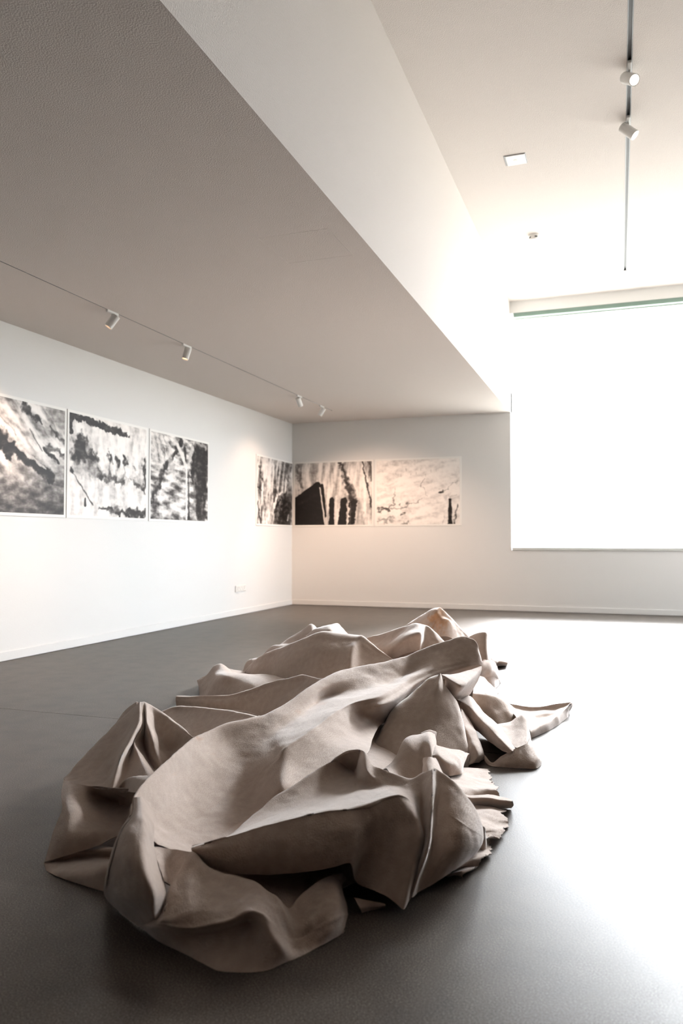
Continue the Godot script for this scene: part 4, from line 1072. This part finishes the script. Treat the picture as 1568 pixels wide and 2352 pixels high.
	fold(o, "fold", [
		[[992, 1727, 3.14], [998, 1711, 3.22], [1012, 1714, 3.26], [1035, 1720, 3.3], [1060, 1724, 3.34], [1078, 1730, 3.38]],
		[[994, 1735, 3.08], [1006, 1730, 3.1], [1020, 1735, 3.12], [1040, 1740, 3.18], [1060, 1742, 3.24], [1072, 1742, 3.32]],
		[[1000, 1742, 3.1], [1014, 1750, 3.07], [1028, 1754, 3.08], [1045, 1757, 3.12], [1056, 1758, 3.18], [1066, 1758, 3.26]],
		[[1006, 1760, 3.2], [1018, 1775, 3.14], [1032, 1782, 3.12], [1046, 1780, 3.14], [1060, 1777, 3.17], [1065, 1768, 3.26]]], Vector3(0, 0.1, 0.06), {"per": 7})
	fold(o, "fold", [
		[[971, 1741, 2.98], [970, 1757, 2.93], [970, 1778, 2.86]],
		[[978, 1738.5, 2.93], [979, 1756, 2.86], [982, 1778, 2.79]],
		[[990, 1738.5, 2.92], [995, 1756, 2.86], [1000, 1778, 2.79]],
		[[1000, 1742, 2.98], [1008, 1757, 2.94], [1018, 1778, 2.87]]], Vector3.ZERO, {"turned": true, "per": 6})
	fold(o, "fold", [
		[[1060, 1628, 3.85], [1075, 1650, 3.78], [1092, 1678, 3.66], [1104, 1712, 3.54], [1109, 1734, 3.48], [1100, 1752, 3.46]],
		[[1057, 1650, 3.74], [1068, 1672, 3.66], [1082, 1698, 3.56], [1093, 1722, 3.47], [1097, 1738, 3.44], [1088, 1754, 3.43]],
		[[1050, 1675, 3.7], [1058, 1698, 3.62], [1068, 1718, 3.54], [1076, 1734, 3.48], [1078, 1746, 3.45], [1068, 1758, 3.43]]], Vector3(0.02, 0.1, 0.08), {"per": 7})
	fold(o, "fold", [
		[[1044, 1606, 4], [1058, 1612, 3.92], [1052, 1626, 3.96]],
		[[1076, 1599, 4], [1077, 1624, 3.85], [1066, 1645, 3.9]],
		[[1095, 1618, 3.93], [1094, 1644, 3.77], [1083, 1668, 3.82]],
		[[1115, 1641, 3.84], [1113, 1664, 3.69], [1103, 1686, 3.74]],
		[[1143, 1666, 3.72], [1137, 1687, 3.57], [1126, 1707, 3.62]],
		[[1167, 1696, 3.6], [1160, 1711, 3.49], [1150, 1722, 3.53]],
		[[1182, 1721, 3.5], [1176, 1726, 3.46], [1169, 1731, 3.47]]], Vector3(0.03, 0.15, 0.06), {"turned": true, "per": 7})
	fold(o, "fold", [
		[[1140, 1666, 3.8], [1150, 1676, 3.72], [1168, 1699, 3.6]],
		[[1171, 1661, 3.82], [1175, 1682, 3.7], [1178, 1714, 3.53]],
		[[1189, 1650, 3.84], [1192, 1680, 3.7], [1192, 1719, 3.5]],
		[[1200, 1646, 3.84], [1203, 1682, 3.69], [1203, 1717, 3.5]],
		[[1209, 1656, 3.82], [1211, 1682, 3.7], [1212, 1709, 3.54]],
		[[1213, 1674, 3.8], [1215, 1688, 3.74], [1217, 1699, 3.66]]], Vector3(0.03, 0.2, 0.08), {"turned": true, "per": 7})
	fold(o, "corner_flap", [
		[[1112, 1735, 3.52], [1112, 1741, 3.49], [1113, 1748, 3.475], [1120, 1757, 0]],
		[[1130, 1752, 3.47], [1130, 1755, 3.46], [1130, 1757, 3.455], [1130, 1760, 0]],
		[[1152, 1737, 3.5], [1152, 1745, 3.465], [1152, 1753, 3.44], [1152, 1762, 0]],
		[[1181, 1721, 3.48], [1181, 1737, 3.44], [1181, 1750, 3.42], [1181, 1764, 0]],
		[[1196, 1714, 3.49], [1200, 1735, 3.45], [1202, 1750, 3.42], [1204, 1765, 0]],
		[[1211, 1707, 3.53], [1219, 1731, 3.47], [1225, 1750, 3.42], [1229, 1766, 0]],
		[[1217, 1695, 3.63], [1229, 1722, 3.53], [1238, 1743, 3.46], [1240, 1759, 0]],
		[[1221, 1701, 3.75], [1234, 1727, 3.62], [1244.5, 1745, 3.52], [1244, 1751, 0]]], Vector3.ZERO, {"turned": true, "per": 7})
	fold(o, "fold", [
		[[1066, 1592, 4.4], [1066, 1605, 4.37], [1066, 1625, 4.34]],
		[[1100, 1593, 4.42], [1100, 1612, 4.37], [1096, 1640, 4.33]],
		[[1122, 1595, 4.42], [1120, 1622, 4.35], [1118, 1655, 4.29]],
		[[1140, 1601, 4.42], [1140, 1632, 4.33], [1142, 1662, 0]],
		[[1160, 1611, 4.42], [1164, 1637, 4.32], [1168, 1660, 0]],
		[[1178, 1626, 4.4], [1182, 1643, 4.33], [1185, 1656, 0]],
		[[1194, 1644, 4.36], [1197, 1648, 4.32], [1200, 1653, 0]]], Vector3(0.02, 0.2, 0.1), {"turned": true, "per": 7})
	fold(o, "corner_flap", [
		[[1140, 1601, 4.6], [1165, 1628, 4.46], [1183, 1644, 4.28], [1188, 1655, 4.12], [1195, 1668, 3.99], [1200, 1690, 0]],
		[[1171, 1616, 4.54], [1190, 1632, 4.47], [1205, 1643, 4.26], [1208, 1660, 4.12], [1213, 1680.5, 3.93], [1218, 1695, 0]],
		[[1210, 1622.5, 4.51], [1220, 1632, 4.48], [1226, 1639, 4.34], [1226, 1655, 4.24], [1240, 1665, 4.03], [1246, 1684, 0]],
		[[1240, 1623, 4.51], [1248, 1630, 4.49], [1255, 1636, 4.36], [1252, 1650, 4.29], [1257, 1658, 4.11], [1267, 1674, 0]],
		[[1275, 1617, 4.52], [1275, 1627, 4.5], [1275, 1636, 4.41], [1273, 1641, 4.37], [1278, 1644, 4.22], [1286, 1663, 0]],
		[[1300, 1614, 4.52], [1298, 1621, 4.5], [1293, 1629, 4.44], [1290, 1633, 4.4], [1294, 1633, 4.34], [1303, 1647, 0]],
		[[1312, 1612.5, 4.52], [1312, 1614, 4.51], [1312, 1616, 4.49], [1312, 1617, 4.47], [1312, 1616, 4.44], [1308, 1634, 0]]], Vector3.ZERO, {"turned": true, "per": 7})
	fold(o, "hem", [
		[[1311, 1612, 4.51], [1314, 1613, 4.53], [1317, 1616, 4.55]],
		[[1310, 1618, 4.47], [1313, 1621, 4.5], [1314, 1623, 4.52]],
		[[1307, 1630, 4.48], [1309, 1631, 4.5], [1310, 1633, 4.51]]], Vector3.ZERO, {"per": 5})
	fold(o, "torn_edge", [
		[[1030, 1762, -0.05], [1075, 1762, -0.025], [1105, 1763, -0.015], [1127, 1765, -0.012]],
		[[1035, 1785, -0.05], [1078, 1783, -0.03], [1105, 1783, -0.02], [1124, 1783, -0.012]],
		[[1040, 1800, -0.05], [1080, 1800, -0.03], [1110, 1798, -0.02], [1133, 1796, -0.02]],
		[[1045, 1815, -0.05], [1085, 1815, -0.035], [1115, 1813, -0.03], [1142, 1811, -0.03]],
		[[1050, 1830, -0.04], [1090, 1830, -0.02], [1120, 1828, -0.01], [1150, 1829, -0.006]]], Vector3.ZERO, {"per": 9, "torn": 0.018})
	fold(o, "rolled_edge", [
		[[1055, 1818, -0.05], [1080, 1828, -0.05], [1121, 1826, -0.045], [1150, 1831, -0.04], [1171, 1835, -0.036]],
		[[1055, 1824, -0.055], [1081, 1833, -0.055], [1121, 1832, -0.055], [1150, 1837, -0.05], [1177, 1841, -0.044]],
		[[1060, 1836, -0.035], [1084, 1842, -0.035], [1121, 1843, -0.035], [1150, 1848, -0.03], [1179, 1850, -0.022]],
		[[1065, 1846, 0], [1087, 1849, 0], [1121, 1852, 0], [1150, 1856, 0], [1174, 1857, 0]]], Vector3(0, 0.06, 0.05), {"per": 7})
	fold(o, "torn_edge", [
		[[1080, 1850, -0.02], [1125, 1853, -0.02], [1162, 1862, -0.025]],
		[[1085, 1862, -0.03], [1125, 1865, -0.035], [1153, 1870, -0.02]],
		[[1088, 1875, -0.04], [1130, 1880, -0.035], [1166, 1884, -0.015]],
		[[1090, 1890, -0.05], [1135, 1892, -0.03], [1168, 1893, -0.006]],
		[[1092, 1905, -0.05], [1130, 1905, -0.035], [1159, 1900, -0.02]],
		[[1092, 1918, -0.04], [1128, 1913, -0.03], [1154, 1917, -0.015]],
		[[1090, 1930, -0.04], [1120, 1921, -0.03], [1147, 1927, -0.012]],
		[[1085, 1940, -0.04], [1112, 1929, -0.035], [1129, 1919, -0.034]],
		[[1080, 1950, -0.03], [1106, 1940, -0.02], [1125, 1936, -0.004]],
		[[1075, 1960, -0.03], [1103, 1954, -0.02], [1128, 1945, -0.004]],
		[[1065, 1975, -0.03], [1095, 1967, -0.03], [1124, 1962, -0.02]],
		[[1055, 1985, -0.03], [1080, 1978, -0.03], [1103, 1975, -0.022]],
		[[1045, 1997, -0.01], [1072, 1990, -0.012], [1094, 1990, -0.004]],
		[[1035, 2006, -0.01], [1060, 2003, -0.028], [1085, 1995, -0.022]],
		[[1020, 2012, -0.003], [1042, 2012, -0.005], [1064, 2015, -0.004]]], Vector3.ZERO, {"per": 7, "torn": 0.014})
	fold(o, "torn_edge", [
		[[812, 2062, -0.03], [845, 2068, -0.03], [885, 2076, -0.02]],
		[[826, 2084, -0.02], [850, 2083, -0.015], [885, 2082, -0.015]],
		[[832, 2097, -0.002], [855, 2090, -0.002], [885, 2085, -0.002]]], Vector3.ZERO, {"per": 6})



func _ready() -> void:
	camera_and_light()
	materials()
	cloth_material()
	room()
	heap()
	hang_prints()
	fittings()
